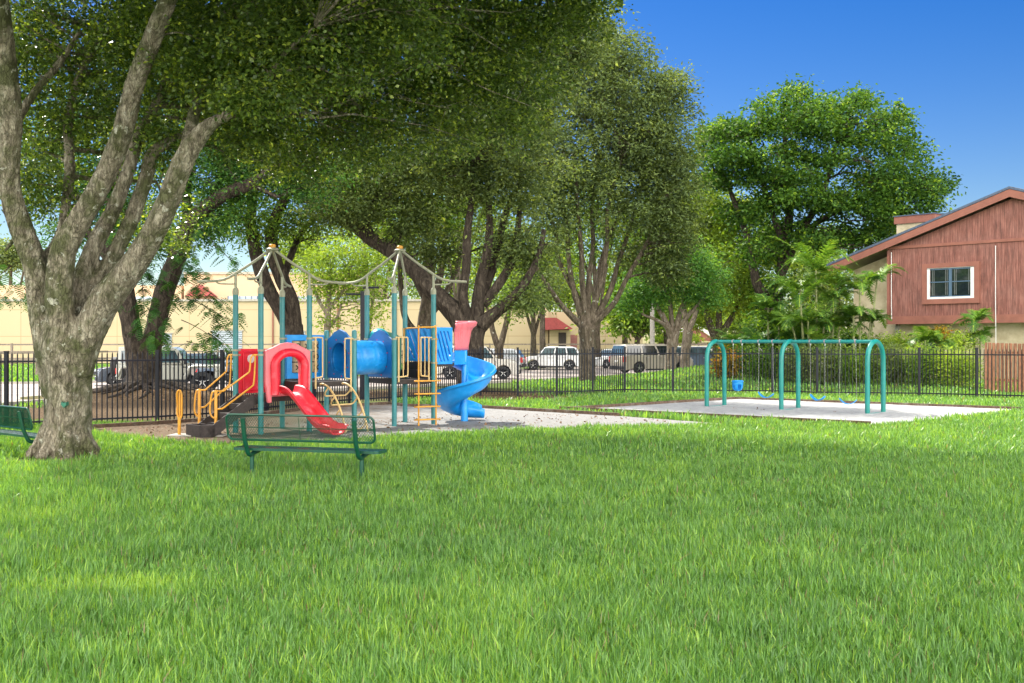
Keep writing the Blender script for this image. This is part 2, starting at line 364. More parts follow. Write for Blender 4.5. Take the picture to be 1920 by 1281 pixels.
# ------------------------------------------------------------------ ground
PLAY = [gp(120, 806), gp(175, 812), gp(235, 822), gp(330, 833), gp(420, 836), gp(600, 831), gp(740, 823), gp(900, 812), gp(1100, 805), gp(1250, 802), gp(1392, 798),
        gp(1160, 781), gp(905, 766), gp(760, 763), px(730, 0, 38.2)[:2], px(590, 0, 35.7)[:2], px(500, 0, 32.9)[:2], px(416, 0, 30.6)[:2], px(295, 0, 28.9)[:2], px(175, 0, 27.7)[:2]]
PIT = [(8.85, 28.3), (15.6, 35.0), (8.07, 41.5), (1.45, 34.9)]
DRIVE = [(-60, 16), (-30, 31), (-16.6, 37.2), (-15.6, 42), (-14.6, 45.6), (-9, 46.8), (-4, 53), (0, 59.2), (5.0, 66), (8.0, 70.5), (13, 75), (40, 92), (70, 110),
         (70, 140), (22, 112), (4, 91), (-5, 70), (-14, 61), (-24, 56.5), (-60, 50)]
def inpoly(x, y, poly):
    ins = np.zeros(x.shape, bool); n = len(poly)
    for i in range(n):
        x1, y1 = poly[i]; x2, y2 = poly[(i+1) % n]
        c = ((y1 > y) != (y2 > y)) & (x < (x2-x1)*(y-y1)/(y2-y1+1e-12)+x1); ins ^= c
    return ins
def litter(x, y):                       # how bare and littered the soil is
    a = np.exp(-(((x+13)/4.5)**2+((y-43)/3.2)**2))*1.6+np.exp(-(((x+11.5)/4.2)**2+((y-35)/5.5)**2))*1.5*(y > 29)
    b = np.exp(-(((x+4)/6.5)**2+((y-46)/4.5)**2))*1.25
    c = np.exp(-(((x+8)/2.5)**2+((y-25)/1.2)**2))*0
    d = np.exp(-(((x+8.3)/.9)**2+((y-20.2)/.6)**2))*1.2
    e = np.exp(-(((x-.2)/2.2)**2+((y-42.3)/1.6)**2))*.9
    return np.clip(a+b+c+d+e, 0, 1)
gx = np.concatenate([np.arange(-160, -40, 6), np.arange(-40, 50, 1.0), np.arange(50, 201, 6)]); gy = np.concatenate([np.arange(-40, 0, 4), np.arange(0, 80, 1.0), np.arange(80, 420, 8)])
X, Y = np.meshgrid(gx, gy); Z = terrain(X, Y)
V = np.stack([X.ravel(), Y.ravel(), Z.ravel()], 1); nx, ny = len(gx), len(gy)
I = (np.arange(ny-1)[:, None]*nx+np.arange(nx-1)[None, :]).ravel()
Q = np.stack([I, I+1, I+1+nx, I+nx], 1)
g = np_mesh('ground', V, Q.ravel(), np.arange(len(Q))*4, M['soil'], attr=litter(V[:, 0], V[:, 1]), smooth=True); g['kind'] = 'structure'
def sheet(name, poly, z, mat):
    bm = bmesh.new(); vs = [bm.verts.new((x, y, z)) for x, y in poly]; f = bm.faces.new(vs)
    bmesh.ops.recalc_face_normals(bm, faces=bm.faces)
    if bm.faces[:][0].normal.z < 0: bmesh.ops.reverse_faces(bm, faces=bm.faces)
    me = bpy.data.meshes.new(name); bm.to_mesh(me); bm.free(); me.materials.append(mat)
    o = bpy.data.objects.new(name, me); C.objects.link(o); o['kind'] = 'structure'; return o
def wavy(poly, amp, seed, step=.5):
    r = random.Random(seed); out = []
    for i in range(len(poly)):
        a = Vector(poly[i]); b = Vector(poly[(i+1) % len(poly)]); n = max(1, int((b-a).length/step))
        for k in range(n):
            p = a.lerp(b, k/n); out.append((p.x+r.uniform(-amp, amp), p.y+r.uniform(-amp, amp)))
    return out
sheet('playground_mulch', wavy(PLAY, .05, 1), .012, M['sand'])
def pit():
    A_, B_, C_, D_ = [np.array(p, float) for p in PIT]; n_ = 70; u, v = np.meshgrid(np.linspace(0, 1, n_), np.linspace(0, 1, n_))
    xy = A_+(B_-A_)*u[..., None]+(D_-A_)*v[..., None]; x, y = xy[..., 0], xy[..., 1]
    z = .016+.035*sm((np.minimum(np.minimum(u, 1-u), np.minimum(v, 1-v)))/.06)
    r_ = np.random.default_rng(4)
    for k in range(240):
        cx, cy = r_.uniform(1, 16), r_.uniform(28, 42); z = z+r_.choice([-1, 1])*r_.uniform(.004, .014)*np.exp(-((x-cx)**2+(y-cy)**2)/r_.uniform(.02, .25))
    for px_ in (1383, 1436, 1533, 1590):
        k = (px_-CX)/F; t = (k*36.6-6.5)/(3.96+k*3.6); cx, cy = 6.5+3.96*t, 36.6-3.6*t; z = z-.03*np.exp(-((x-cx)**2/.5+(y-cy)**2/.7))+.012*np.exp(-((np.hypot(x-cx, y-cy)-1.1)/.3)**2)
    z = np.maximum(z, .012); V = np.stack([x.ravel(), y.ravel(), z.ravel()], 1); I = (np.arange(n_-1)[:, None]*n_+np.arange(n_-1)[None, :]).ravel(); Q = np.stack([I, I+1, I+1+n_, I+n_], 1)
    np_mesh('swing_pit_sand', V, Q.ravel(), np.arange(len(Q))*4, M['pit'], smooth=True)['kind'] = 'structure'
pit()
sheet('parking_road', DRIVE, .020, M['drive'])
kb = MB()
for pl in (DRIVE[0:14], DRIVE[14:]):
    for a, b in zip(pl[:-1], pl[1:]):
        kb.beam((a[0], a[1], .05), (b[0], b[1], .05), .18, .14)
kb.build('road_kerb', M['kerb'], kind='structure')

# ------------------------------------------------------------------ grass blades
def vnoise(x, y, sc, seed):
    g_ = np.random.default_rng(seed).random((256, 256)); u = x*sc+500; v = y*sc+500; i = np.floor(u).astype(int); j = np.floor(v).astype(int); fu = sm(u-i); fv = sm(v-j)
    a = g_[i % 256, j % 256]; b = g_[(i+1) % 256, j % 256]; c = g_[i % 256, (j+1) % 256]; d = g_[(i+1) % 256, (j+1) % 256]
    return (a*(1-fu)+b*fu)*(1-fv)+(c*(1-fu)+d*fu)*fv
def grass():
    Vs = []; Ts = []
    def zone(y0, y1, dens, h, wd, xl, xr, curve=.5, lit_skip=True, seed=0):
        area_n = int(dens*(y1-y0)*(xr(y1)-xl(y1)))
        x = rng.uniform(xl(y1), xr(y1), area_n); y = rng.uniform(y0, y1, area_n)
        k = (x > xl(y)) & (x < xr(y)) & ~inpoly(x, y, PLAY) & ~inpoly(x, y, PIT) & ~inpoly(x, y, DRIVE)
        L = litter(x, y); k &= rng.random(area_n) > L*1.15
        # thinner, shorter patches
        p = (vnoise(x, y, 1.1, 1)+vnoise(x, y, 3.1, 2)*.8+vnoise(x, y, 8, 3)*.5)/2.3*2.6-1.3
        k &= rng.random(area_n) > np.clip(p-.30, 0, 1)*1.5
        k &= ((x+8.2)**2+(y-20.9)**2) > .62**2
        x = x[k]; y = y[k]; p = p[k]; n = len(x); z = terrain(x, y)
        hh = h*(1+.28*rng.standard_normal(n)).clip(.35, 1.9)*(1-.22*p)*(.8+.45*vnoise(x, y, 2.2, 5))*(.85+.35*vnoise(x, y, .5, 6))
        a = rng.uniform(0, 2*PI, n); lean = np.abs(rng.normal(.3, .3, n)).clip(0, 1.5)
        dx, dy = np.cos(a), np.sin(a)
        b = a+PI/2+rng.normal(0, .5, n); wx, wy = np.cos(b), np.sin(b)
        ww = wd*rng.uniform(.6, 1.3, n)/2
        hm = hh*.5; om = hh*lean*.35; ot = hh*lean*1.15; ht = hh*np.cos(lean*.6)
        def P(o, zz, s, wi): return np.stack([x+dx*o+wx*wi*s, y+dy*o+wy*wi*s, z+zz], 1)
        zero = np.zeros(n)
        v = np.stack([P(zero, zero-.01, -1, ww*.8), P(zero, zero-.01, 1, ww*.8), P(om, hm, 1, ww), P(om, hm, -1, ww), P(ot, ht, 0, ww)], 1)
        t = .45+.24*rng.standard_normal(n)+.20*(vnoise(x, y, .45, 7)-.5)+.26*(vnoise(x, y, 2.4, 8)-.5)+.5*np.exp(-(((x+3.3)/.7)**2+((y-9.7)/.35)**2))+.35*np.exp(-(((x+5.6)/.8)**2+((y-13.6)/.8)**2))
        yel = rng.random(n) < .035; t[yel] = .95
        t = t.clip(.065, 1); t[rng.random(n) < .014+.10*np.clip(p-.25, 0, 1)] = 0; Vs.append(v.reshape(-1, 3)); Ts.append(np.repeat(t, 5))
    e = .62
    zone(5.6, 9.5, 3700, .105, .0085, lambda y: -.47*y-3.0, lambda y: .47*y+3.2)
    zone(9.5, 14, 2500, .105, .0098, lambda y: -.47*y-3.0, lambda y: .47*y+3.2)
    zone(14, 20, 1400, .108, .0125, lambda y: -.46*y-3, lambda y: .46*y+3.5)
    zone(20, 29, 600, .115, .020, lambda y: -.46*y-2, lambda y: .46*y+4)
    zone(29, 45, 150, .12, .036, lambda y: -.1*y, lambda y: .46*y+6)
    zone(45, 72, 40, .12, .06, lambda y: 0*y, lambda y: .46*y+6)
    zone(36, 50, 60, .12, .05, lambda y: -.46*y-1, lambda y: 0*y-9)
    zone(57, 100, 14, .14, .12, lambda y: -.46*y-1, lambda y: 0*y-3)
    V = np.concatenate(Vs); T = np.concatenate(Ts); n = len(V)//5
    b = np.arange(n)*5
    lp = np.stack([b, b+1, b+2, b+3, b+3, b+2, b+4], 1).ravel()
    st = np.stack([np.arange(n)*7, np.arange(n)*7+4], 1).ravel()
    o = np_mesh('grass', V, lp, st, M['grass'], attr=T)
    tag(o, 'thick green lawn grass covering the open ground', 'grass', kind='stuff')
    print('blades', n)
grass()

# ------------------------------------------------------------------ leaves and trees
def leaf_cloud(blobs, per, size, aspect=.5, seed=1, flat=.55, rc=.42, droop=.25, updir=.7, tintoff=0, shell=2.2, tvar=.19):
    r = np.random.default_rng(seed); Cs = []; Sz = []
    for b in blobs:
        cx, cy, cz, rx, ry, rz, n = b[:7]
        d = r.standard_normal((n, 3)); d /= np.linalg.norm(d, axis=1)[:, None]
        rad = r.random(n)**(1/shell)
        # lumpy outline
        ph = r.uniform(0, 6.28, 3)
        lump = 1+.16*np.sin(d[:, 0]*5+ph[0])*np.sin(d[:, 2]*5+ph[1])+.10*np.sin(d[:, 1]*9+ph[2])
        c = d*(rad*lump)[:, None]*np.array([rx, ry, rz])+np.array([cx, cy, cz]); Cs.append(c)
        Sz.append(np.full(n, b[7] if len(b) > 7 else 1.0))
    Cc = np.concatenate(Cs); S = np.concatenate(Sz); m = len(Cc)
    ct = r.normal(0, .16, m); cr = rc*r.uniform(.6, 1.4, m)
    N = m*per; ci = np.repeat(np.arange(m), per)
    off = r.standard_normal((N, 3))*np.array([1, 1, flat])*cr[ci][:, None]*.6
    P = Cc[ci]+off
    d = off/np.maximum(np.linalg.norm(off, axis=1), 1e-6)[:, None]*.7+r.standard_normal((N, 3))*.6; d[:, 2] = d[:, 2]*.6-droop
    d /= np.linalg.norm(d, axis=1)[:, None]
    up = r.standard_normal((N, 3))*.6; up[:, 2] += updir
    wv = np.cross(d, up); wv /= np.maximum(np.linalg.norm(wv, axis=1), 1e-6)[:, None]
    nn = np.cross(wv, d)
    L = size*S[ci]*r.uniform(.65, 1.35, N); W = L*aspect*.5
    p0 = P; p2 = P+d*L[:, None]; mid = P+d*(L*.45)[:, None]+nn*(L*.06)[:, None]
    V = np.stack([p0, mid+wv*W[:, None], p2-nn*(L*.08)[:, None], mid-wv*W[:, None]], 1).reshape(-1, 3)
    t = (.40+ct[ci]+tvar*r.standard_normal(N)+tintoff).clip(0, 1)
    return V, np.repeat(t, 4), Cc
def build_crown(V, T, mat, parent, name='crown'):
    n = len(V)//4
    return np_mesh(name, V, np.arange(n*4), np.arange(n)*4, mat, parent, attr=T)
def smooth_path(pts, k=6):
    P = [Vector(p[:3]) for p in pts]; r = [p[3] for p in pts]; out = []; rr = []
    for i in range(len(P)-1):
        p0 = P[max(i-1, 0)]; p1 = P[i]; p2 = P[i+1]; p3 = P[min(i+2, len(P)-1)]
        for j in range(k):
            t = j/k; t2 = t*t; t3 = t2*t
            out.append(.5*((2*p1)+(p2-p0)*t+(2*p0-5*p1+4*p2-p3)*t2+(3*p1-p0-3*p2+p3)*t3)); rr.append(r[i]*(1-t)+r[i+1]*t)
    out.append(P[-1]); rr.append(r[-1]); return out, rr
def branches(mb, limbs, targets, n, seed, r0=.05, sag=.1, twig=True):
    r = random.Random(seed); nodes = []
    for pts, rr in limbs:
        for p, q in zip(pts[len(pts)//4:], rr[len(pts)//4:]): nodes.append((p, q))
    if not nodes or not len(targets): return
    NP = np.array([tuple(p) for p, q in nodes]); NR = [q for p, q in nodes]
    idx = [r.randrange(len(targets)) for _ in range(n)]
    for i in idx:
        t = np.array(targets[i]); d = np.linalg.norm(NP-t, axis=1)+np.maximum(0, NP[:, 2]-t[2])*1.5
        k = int(np.argmin(d)); a = Vector(NP[k]); b = Vector(t); L = (b-a).length
        if L < .3: continue
        ra = min(NR[k]*.6, r0*(.5+L*.25)); mid = a.lerp(b, .5)+Vector((r.uniform(-.12, .12)*L, r.uniform(-.12, .12)*L, r.uniform(-.02, .16)*L))
        m2 = a.lerp(b, .25)+Vector((r.uniform(-.06, .06)*L, r.uniform(-.06, .06)*L, r.uniform(0, .1)*L))
        mb.tube([a, m2, mid, mid.lerp(b, .55)+Vector((r.uniform(-.05, .05)*L,)*3), b], [ra, ra*.8, ra*.58, ra*.38, ra*.15], 5, cap=False)
        if twig:
            for _ in range(3):
                s = mid.lerp(b, r.random()); e = s+Vector((r.uniform(-1, 1), r.uniform(-1, 1), r.uniform(-.4, .6)))*L*.28
                mb.tube([s, s.lerp(e, .5)+Vector((0, 0, .05*L)), e], [ra*.32, ra*.22, ra*.08], 4, cap=False)
def tree(name, label, Yd, basepx, limbs_px, blobs_px, leaf, bark, per=22, size=.13, aspect=.5, seed=1, rc=.45, group=None, nb=60,
         flat=.55, droop=.25, n=12, tint=0, r0=.06, foot=1.0, extra=None, shell=2.2, cat='tree'):
    bx, by = px(basepx, CY, Yd)[:2]; bz = float(terrain(bx, by))
    root = thing(name, label, cat, (bx, by, bz), group)
    s = Yd/F; mb = MB(); LB = []
    for L in limbs_px:                       # (px, py, depth offset, width in px)
        pts = [(*px(p[0], p[1], Yd+p[2]), p[3]/2*s) for p in L]
        P, rr = smooth_path(pts); LB.append((P, rr)); rn = random.Random(seed+len(LB))
        ph = [rn.uniform(0, 6.28) for _ in range(4)]
        mb.tube(P, rr, n, jit=lambda i, j: 1+.07*math.sin(2*PI*j/n*3+ph[0]+i*.15)+.05*math.sin(2*PI*j/n*5+ph[1]-i*.22)+.03*math.sin(i*1.3+j))
    bl = [(*px(b[0], b[1], Yd+b[2]), b[3]*s, b[5]*s if b[5] > 0 else b[3]*s, b[4]*s, int(b[6])) for b in blobs_px]
    V, T, Cc = leaf_cloud(bl, per, size, aspect, seed, flat, rc, droop, tintoff=tint, shell=shell)
    branches(mb, LB, Cc, nb, seed, r0)
    if extra: extra(mb)
    mb.build('trunk', bark, root, smooth=True)
    build_crown(V, T, leaf, root)
    return root
# --- the big near tree --------------------------------------------------------
def near_tree():
    Yt = 20.9; root = thing('shade_tree', 'large pale barked tree forking into four heavy mossy limbs beside the left bench', 'tree', (*px(125, CY, Yt)[:2], 0))
    s = Yt/F
    L = [
        [(121, 885, 0, 120), (121, 862, 0, 106), (123, 835, 0, 96), (126, 790, 0, 88), (128, 740, 0, 86), (127, 690, 0, 90), (123, 650, 0, 94), (120, 600, .05, 78)],
        [(106, 740, .05, 60), (92, 660, .08, 62), (78, 580, .1, 58), (66, 500, .1, 52), (40, 430, .1, 50), (20, 360, .1, 46), (18, 300, 0, 46), (22, 220, -.1, 46), (12, 120, -.3, 44), (2, 40, -.5, 42), (-12, -60, -.8, 38), (-40, -220, -1.2, 26), (-60, -360, -1.5, 12)],
        [(124, 700, -.1, 60), (116, 620, -.15, 60), (112, 545, -.2, 58), (120, 470, -.25, 54), (146, 420, -.3, 50), (176, 370, -.35, 46), (206, 310, -.4, 44), (232, 240, -.5, 42), (252, 160, -.6, 40), (282, 80, -.8, 40), (314, 0, -1.0, 36), (352, -120, -1.4, 28), (380, -260, -1.6, 12)],
        [(136, 680, .15, 60), (140, 610, .25, 52), (150, 540, .35, 44), (178, 460, .5, 38), (214, 390, .7, 34), (240, 320, .8, 30), (262, 250, 1.2, 26), (300, 180, 1.7, 20), (330, 90, 2.2, 14)],
        [(146, 700, -.05, 66), (160, 640, -.12, 70), (196, 565, -.2, 66), (240, 510, -.3, 58), (285, 440, -.4, 50), (318, 370, -.5, 48), (345, 300, -.6, 44), (378, 250, -.7, 36), (408, 226, -.8, 24), (450, 205, -.9, 18), (492, 160, -1, 14), (530, 105, -1.2, 11), (590, 50, -1.4, 6)],
        [(150, 600, .3, 36), (190, 520, .5, 36), (238, 430, .7, 34), (272, 340, .9, 32), (286, 290, 1.0, 30), (330, 258, 1.0, 16), (400, 232, .9, 12), (470, 215, .8, 10)],
        [(345, 300, -.6, 30), (360, 230, -.2, 26), (380, 160, .3, 24), (420, 80, 1, 22), (430, 0, 1.6, 20), (470, -140, 2.2, 12)],
        [(20, 250, .3, 22), (60, 180, .6, 18), (110, 120, .9, 16), (150, 60, 1.2, 10)],
        [(66, 500, .3, 20), (110, 440, .9, 16), (130, 330, 1.4, 26), (128, 230, 1.8, 22), (150, 140, 2.2, 18), (200, 60, 2.6, 12)],
        [(40, 430, .3, 14), (10, 470, .5, 8)],
    ]
    # roots flaring from the base
    for a, r_, l_ in ((-.3, .14, 1.0), (.6, .12, .75), (-2.6, .13, .8), (2.5, .11, .7), (-1.2, .15, .75), (1.6, .12, .6), (-2.0, .1, .6)):
        pass
    mb = MB(); LB = []
    for k, l in enumerate(L):
        P, rr = smooth_path([(*px(p[0], p[1], Yt+p[2]), p[3]/2*s*(.95 if k == 0 else .86)) for p in l], 8); LB.append((P, rr)); ph = k*1.7
        mb.tube(P, rr, 28, jit=lambda i, j: 1+.05*math.sin(2*PI*j/28*3+ph+i*.08)+.035*math.sin(2*PI*j/28*7+ph-i*.13)+.02*math.sin(i*.9+j*1.1))
    bx, by = px(122, CY, Yt)[:2]
    for a, r_, l_ in ((-.25, .13, .68), (.7, .11, .62), (-2.7, .12, .64), (2.4, .11, .6), (-1.1, .13, .6), (1.6, .14, .7), (-1.9, .12, .55)):
        d = Vector((math.cos(a), math.sin(a), 0)); b = Vector((bx, by, 0))
        mb.tube([b+d*.30+Vector((0, 0, .55)), b+d*.45+Vector((0, 0, .22)), b+d*.62+Vector((0, 0, .04)), b+d*l_+Vector((0, 0, -.08))], [r_, r_*.9, r_*.7, r_*.35], 10)
    o = mb.build('trunk', M['bark_near'], root, smooth=True)
    m = o.modifiers.new('r', 'REMESH'); m.mode = 'VOXEL'; m.voxel_size = .028; m.use_smooth_shade = True
    m = o.modifiers.new('s', 'SMOOTH'); m.factor = .5; m.iterations = 4
    dt = bpy.data.textures.new('bark_relief', 'CLOUDS'); dt.noise_scale = .09; dt.noise_depth = 3
    m = o.modifiers.new('d', 'DISPLACE'); m.texture = dt; m.strength = .035; m.mid_level = .5; m.texture_coords = 'LOCAL'
    bm2 = MB()
    tg = px(119, 759, Yt-.62); mb = MB(); mb.prism([(0, -.055), (.045, -.01), (.045, .045), (0, .03), (-.04, .05), (-.045, 0)], lambda p: (tg[0]+p[0], tg[1], tg[2]+p[1]), lambda p: (tg[0]+p[0], tg[1]+.12, tg[2]+p[1])); mb.build('marker_tag', M['green_panel'], root)
    # crown: inside the picture (fine) and overhead (coarser, it only shades the lawn)
    bl = []
    def B(x, y, Y, rx, ry, rd, n, sz=1.0): bl.append((*px(x, y, Y), rx*Y/F, rd, ry*Y/F, n, sz))
    B(60, 90, 23.5, 190, 150, 2.0, 300); B(60, 300, 24.0, 110, 120, 1.4, 120); B(230, 60, 24.5, 200, 130, 2.0, 330)
    B(220, 230, 25, 150, 110, 1.6, 170); B(420, 60, 23, 220, 130, 2.4, 420); B(440, 170, 24.5, 130, 90, 1.6, 240)
    B(620, 40, 23.5, 220, 150, 2.6, 470); B(640, 190, 25, 150, 110, 1.9, 300); B(800, 60, 24, 180, 140, 2.4, 380)
    B(820, 200, 25, 130, 120, 1.7, 240); B(960, 120, 25, 120, 110, 1.7, 210); B(985, 20, 24, 150, 80, 2.0, 210)
    B(1085, 10, 24, 70, 55, 1.4, 60); B(560, 290, 26, 100, 70, 1.5, 120); B(960, 235, 26, 60, 60, 1.0, 50); B(20, 100, 21.5, 90, 90, .8, 60); B(330, 40, 21.5, 130, 80, .8, 100); B(520, 60, 20.5, 130, 80, 1.0, 120)
    B(300, 420, 27, 90, 80, 1.5, 60)
    B(560, 120, 20.2, 150, 90, .9, 230); B(480, 190, 19.3, 70, 42, .5, 60); B(300, 255, 22, 60, 45, .5, 40); B(70, 350, 22, 60, 60, .5, 40); B(400, 130, 20.6, 110, 90, .8, 130); B(700, 60, 20.5, 160, 80, 1.0, 200); B(470, 250, 22.5, 90, 60, .9, 100); B(260, 120, 22.3, 120, 110, .7, 100); B(690, 250, 24, 90, 70, 1.2, 110); B(100, 220, 22.6, 90, 110, .7, 70)
    V1, T1, Cc = leaf_cloud(bl, 34, .088, .62, 11, .6, .30, .3, tintoff=.02, tvar=.24)
    ov = [(-5, 19, 11.3, 6.0, 7, 2.2, 480), (-3.5, 24, 12.5, 5.6, 7, 2.4, 420), (-1.0, 22, 11.5, 4.5, 7, 1.9, 400), (-8, 24, 12.5, 5.5, 6.5, 2.6, 300), (-3, 13.5, 10.0, 6.0, 4.8, 1.5, 380), (.5, 16.5, 10.8, 4, 4.6, 1.3, 260), (-10, 16, 10.5, 4.5, 6, 2, 220),
          (-4.5, 9.0, 9.6, 6.5, 4.5, 1.2, 330), (1.8, 25.6, 11.6, 3.2, 3.2, 1.2, 200), (3.0, 22, 11.0, 3.0, 3.2, 1.1, 190), (2.5, 18, 10.3, 3.0, 3.5, 1.0, 190), (-3, 17, 11.5, 6, 5, 1.2, 330), (-7.5, 13, 11, 5, 5, 1.2, 240), (-1.2, 28.3, 12.5, 3.2, 3.0, 1.6, 160), (-5, 31, 12.5, 4.5, 3.0, 2.0, 170)]
    V2, T2, C2 = leaf_cloud(ov, 34, .21, .75, 12, .5, .62, .1, tintoff=.02)
    build_crown(np.concatenate([V1, V2]), np.concatenate([T1, T2]), M['leaf_near'], root)
    branches(bm2, LB, Cc, 190, 5, .035); branches(bm2, LB, C2, 24, 6, .07, twig=False)
    bm2.build('branches', M['bark_near'], root, smooth=True)
near_tree()

# --- double trunk tree behind the fence, feathery leaves ---------------------------
def poinciana():
    Yt = 44.0; s = Yt/F
    L = [[(271, 752, 0, 92), (270, 735, 0, 72), (269, 700, 0, 62), (268, 660, 0, 64), (266, 632, 0, 66)],
         [(256, 690, 0, 34), (250, 635, 0, 36), (240, 580, 0, 36), (231, 530, .2, 32), (214, 485, .5, 28), (204, 440, .8, 24), (212, 380, 1, 22), (235, 300, 1, 16), (250, 200, 1, 10)],
         [(280, 690, 0, 36), (285, 645, 0, 38), (298, 592, 0, 36), (312, 540, -.1, 36), (330, 490, -.2, 35), (345, 440, -.4, 33), (372, 400, -.5, 30), (420, 365, -.6, 24), (470, 345, -.8, 20), (505, 320, -1, 14), (560, 290, -1.2, 8)],
         [(326, 490, 0, 26), (350, 420, .5, 22), (350, 340, .8, 18), (380, 250, 1, 12), (400, 180, 1, 8)],
         [(400, 378, 0, 20), (415, 330, .5, 16), (430, 260, 1, 12), (440, 180, 1, 8)],
         [(205, 490, .5, 16), (170, 440, .5, 12), (150, 380, .5, 8)],
         [(470, 345, -.8, 10), (520, 370, -.8, 6)]]
    root = tree('shade_tree', 'dark double trunk tree on a root mound behind the iron fence with feathery drooping leaves', Yt, 269, L,
        [(230, 400, 1, 70, 55, 50, 90), (165, 330, 1, 60, 60, 50, 70), (300, 455, .5, 60, 38, 40, 60), (390, 425, 0, 55, 35, 40, 60), (130, 440, 2, 50, 45, 50, 45), (400, 330, 0, 150, 80, 60, 210), (300, 250, 1, 160, 90, 70, 220), (480, 260, 0, 120, 90, 60, 200), (200, 380, 1, 90, 70, 50, 90), (560, 330, 0, 90, 60, 40, 100), (350, 130, 1, 250, 110, 80, 260), (100, 250, 1, 150, 120, 80, 140)],
        M['leaf_feather'], M['bark_dark'], per=42, size=.15, aspect=.42, seed=21, rc=.6, nb=70, extra=roots)
    # feathery drooping sprays
    r = np.random.default_rng(5); Vs = []; Ts = []; tw = MB()
    def spray(x, y, dx, dy, n, dep=0):
        base_ = np.array(px(x, y, Yt-1.2+dep)); dirv = np.array([dx, 0, -dy])*s
        pts = []
        for i in range(7):
            t = i/6; pts.append(base_+dirv*t+np.array([0, -.25*t, -.35*t*t]))
        tw.tube([tuple(p) for p in pts], [.022*(1-.8*i/6) for i in range(7)], 4, cap=False)
        for k in range(int(n*1.35)):
            t = r.random()**.8; p = base_+dirv*t+np.array([0, -.25*t, -.35*t*t])+r.normal(0, .12, 3)
            a = r.uniform(0, 6.28); d = np.array([math.cos(a), math.sin(a)*.8, -.35-.5*r.random()]); d /= np.linalg.norm(d); Lf = r.uniform(.35, .6)
            sd_ = np.cross(d, [0, 0, 1]); sd_ /= np.linalg.norm(sd_); tt = float(np.clip(r.normal(.25, .2), 0, 1))
            for q in range(7):           # pinnae pairs
                u = (q+1)/7; c = p+d*Lf*u+np.array([0, 0, -.10*u*u]); pl = .15*math.sin(PI*(.15+.8*u))+.02
                for sg in (-1, 1):
                    e = c+sd_*sg*pl+d*.05+np.array([0, 0, -.02])
                    wv = d*.03
                    Vs.append([c-wv, c+wv, e+wv*.6, e-wv*.6]); Ts.extend([tt]*4)
    for a in [(330, 470, 40, 40, 14), (300, 500, 30, 60, 16), (215, 430, -60, 40, 12), (340, 520, 60, 30, 16), (350, 560, 90, 30, 18), (340, 600, 80, 30, 14), (320, 590, -20, 40, 14),
              (380, 540, 70, 40, 14), (400, 590, 40, 25, 10), (250, 600, 40, 20, 12), (330, 450, 60, 50, 18), (290, 440, -20, 60, 16), (350, 400, 60, 50, 14), (240, 480, 50, 30, 14), (200, 500, 20, 60, 10), (265, 520, 10, 50, 14),
              (60, 520, -50, 20, 9), (45, 540, 30, 30, 8), (20, 500, -40, 30, 9), (310, 560, -40, 20, 10), (400, 460, 50, 30, 9), (350, 640, 50, 8, 10), (390, 625, 40, 20, 10)]:
        spray(*a)
    V = np.array(Vs).reshape(-1, 3)
    build_crown(V, Ts, M['leaf_feather'], root, 'leaf_sprays')
    tw.build('leaf_twigs', M['bark_dark'], root)['kind'] = 'stuff'
def roots(mb):
    r = random.Random(3)
    for i in range(26):
        a = r.uniform(PI*.95, PI*2.05); d = Vector((math.cos(a), math.sin(a), 0)); b = Vector((-14.0, 43.8, 0)); p = []
        L = r.uniform(1.2, 3.2); w_ = r.uniform(.04, .10)
        for k in range(7):
            t = k/6; q = b+d*(.4+L*t)+Vector((math.sin(k*1.2+i)*.12, math.cos(k+i)*.1, 0)); z = float(terrain(q.x, q.y)); p.append((q.x, q.y, z+.03+.12*(1-t)**2))
        mb.tube(p, [w_*(1.5-1.1*k/6) for k in range(7)], 6)
poinciana()

# --- leaning dark tree behind the red panel ------------------------------------
tree('leaning_tree', 'dark forked tree leaning left behind the roof of the red slide tower', 52, 556,
     [[(560, 735, 0, 60), (556, 690, 0, 44), (552, 640, 0, 36), (548, 610, 0, 34)],
      [(552, 650, 0, 30), (530, 590, 0, 26), (505, 545, 0, 26), (488, 500, 0, 26), (476, 455, 0, 24), (470, 410, .4, 20), (478, 350, .8, 16), (500, 280, 1, 12), (520, 200, 1, 8)],
      [(552, 620, 0, 26), (548, 570, 0, 26), (530, 525, 0, 26), (514, 480, 0, 26), (510, 430, 0, 22), (530, 380, -.3, 18), (560, 330, -.6, 14), (600, 280, -.8, 10)],
      [(530, 525, 0, 14), (545, 480, .4, 13), (570, 430, .8, 11), (620, 390, 1, 8)],
      [(470, 430, 0, 12), (440, 395, .3, 9), (425, 350, .6, 7)]],
     [(520, 330, 0, 120, 80, 70, 170), (600, 260, 0, 130, 100, 70, 190), (440, 400, 0, 60, 50, 40, 70), (650, 350, 0, 110, 70, 60, 150), (490, 430, 0, 45, 40, 40, 40), (560, 420, 0, 60, 35, 40, 60), (430, 270, 1, 90, 90, 60, 80)],
     M['leaf_mid'], M['bark_dark'], per=40, size=.16, seed=31, rc=.65, nb=70, tint=-.04)
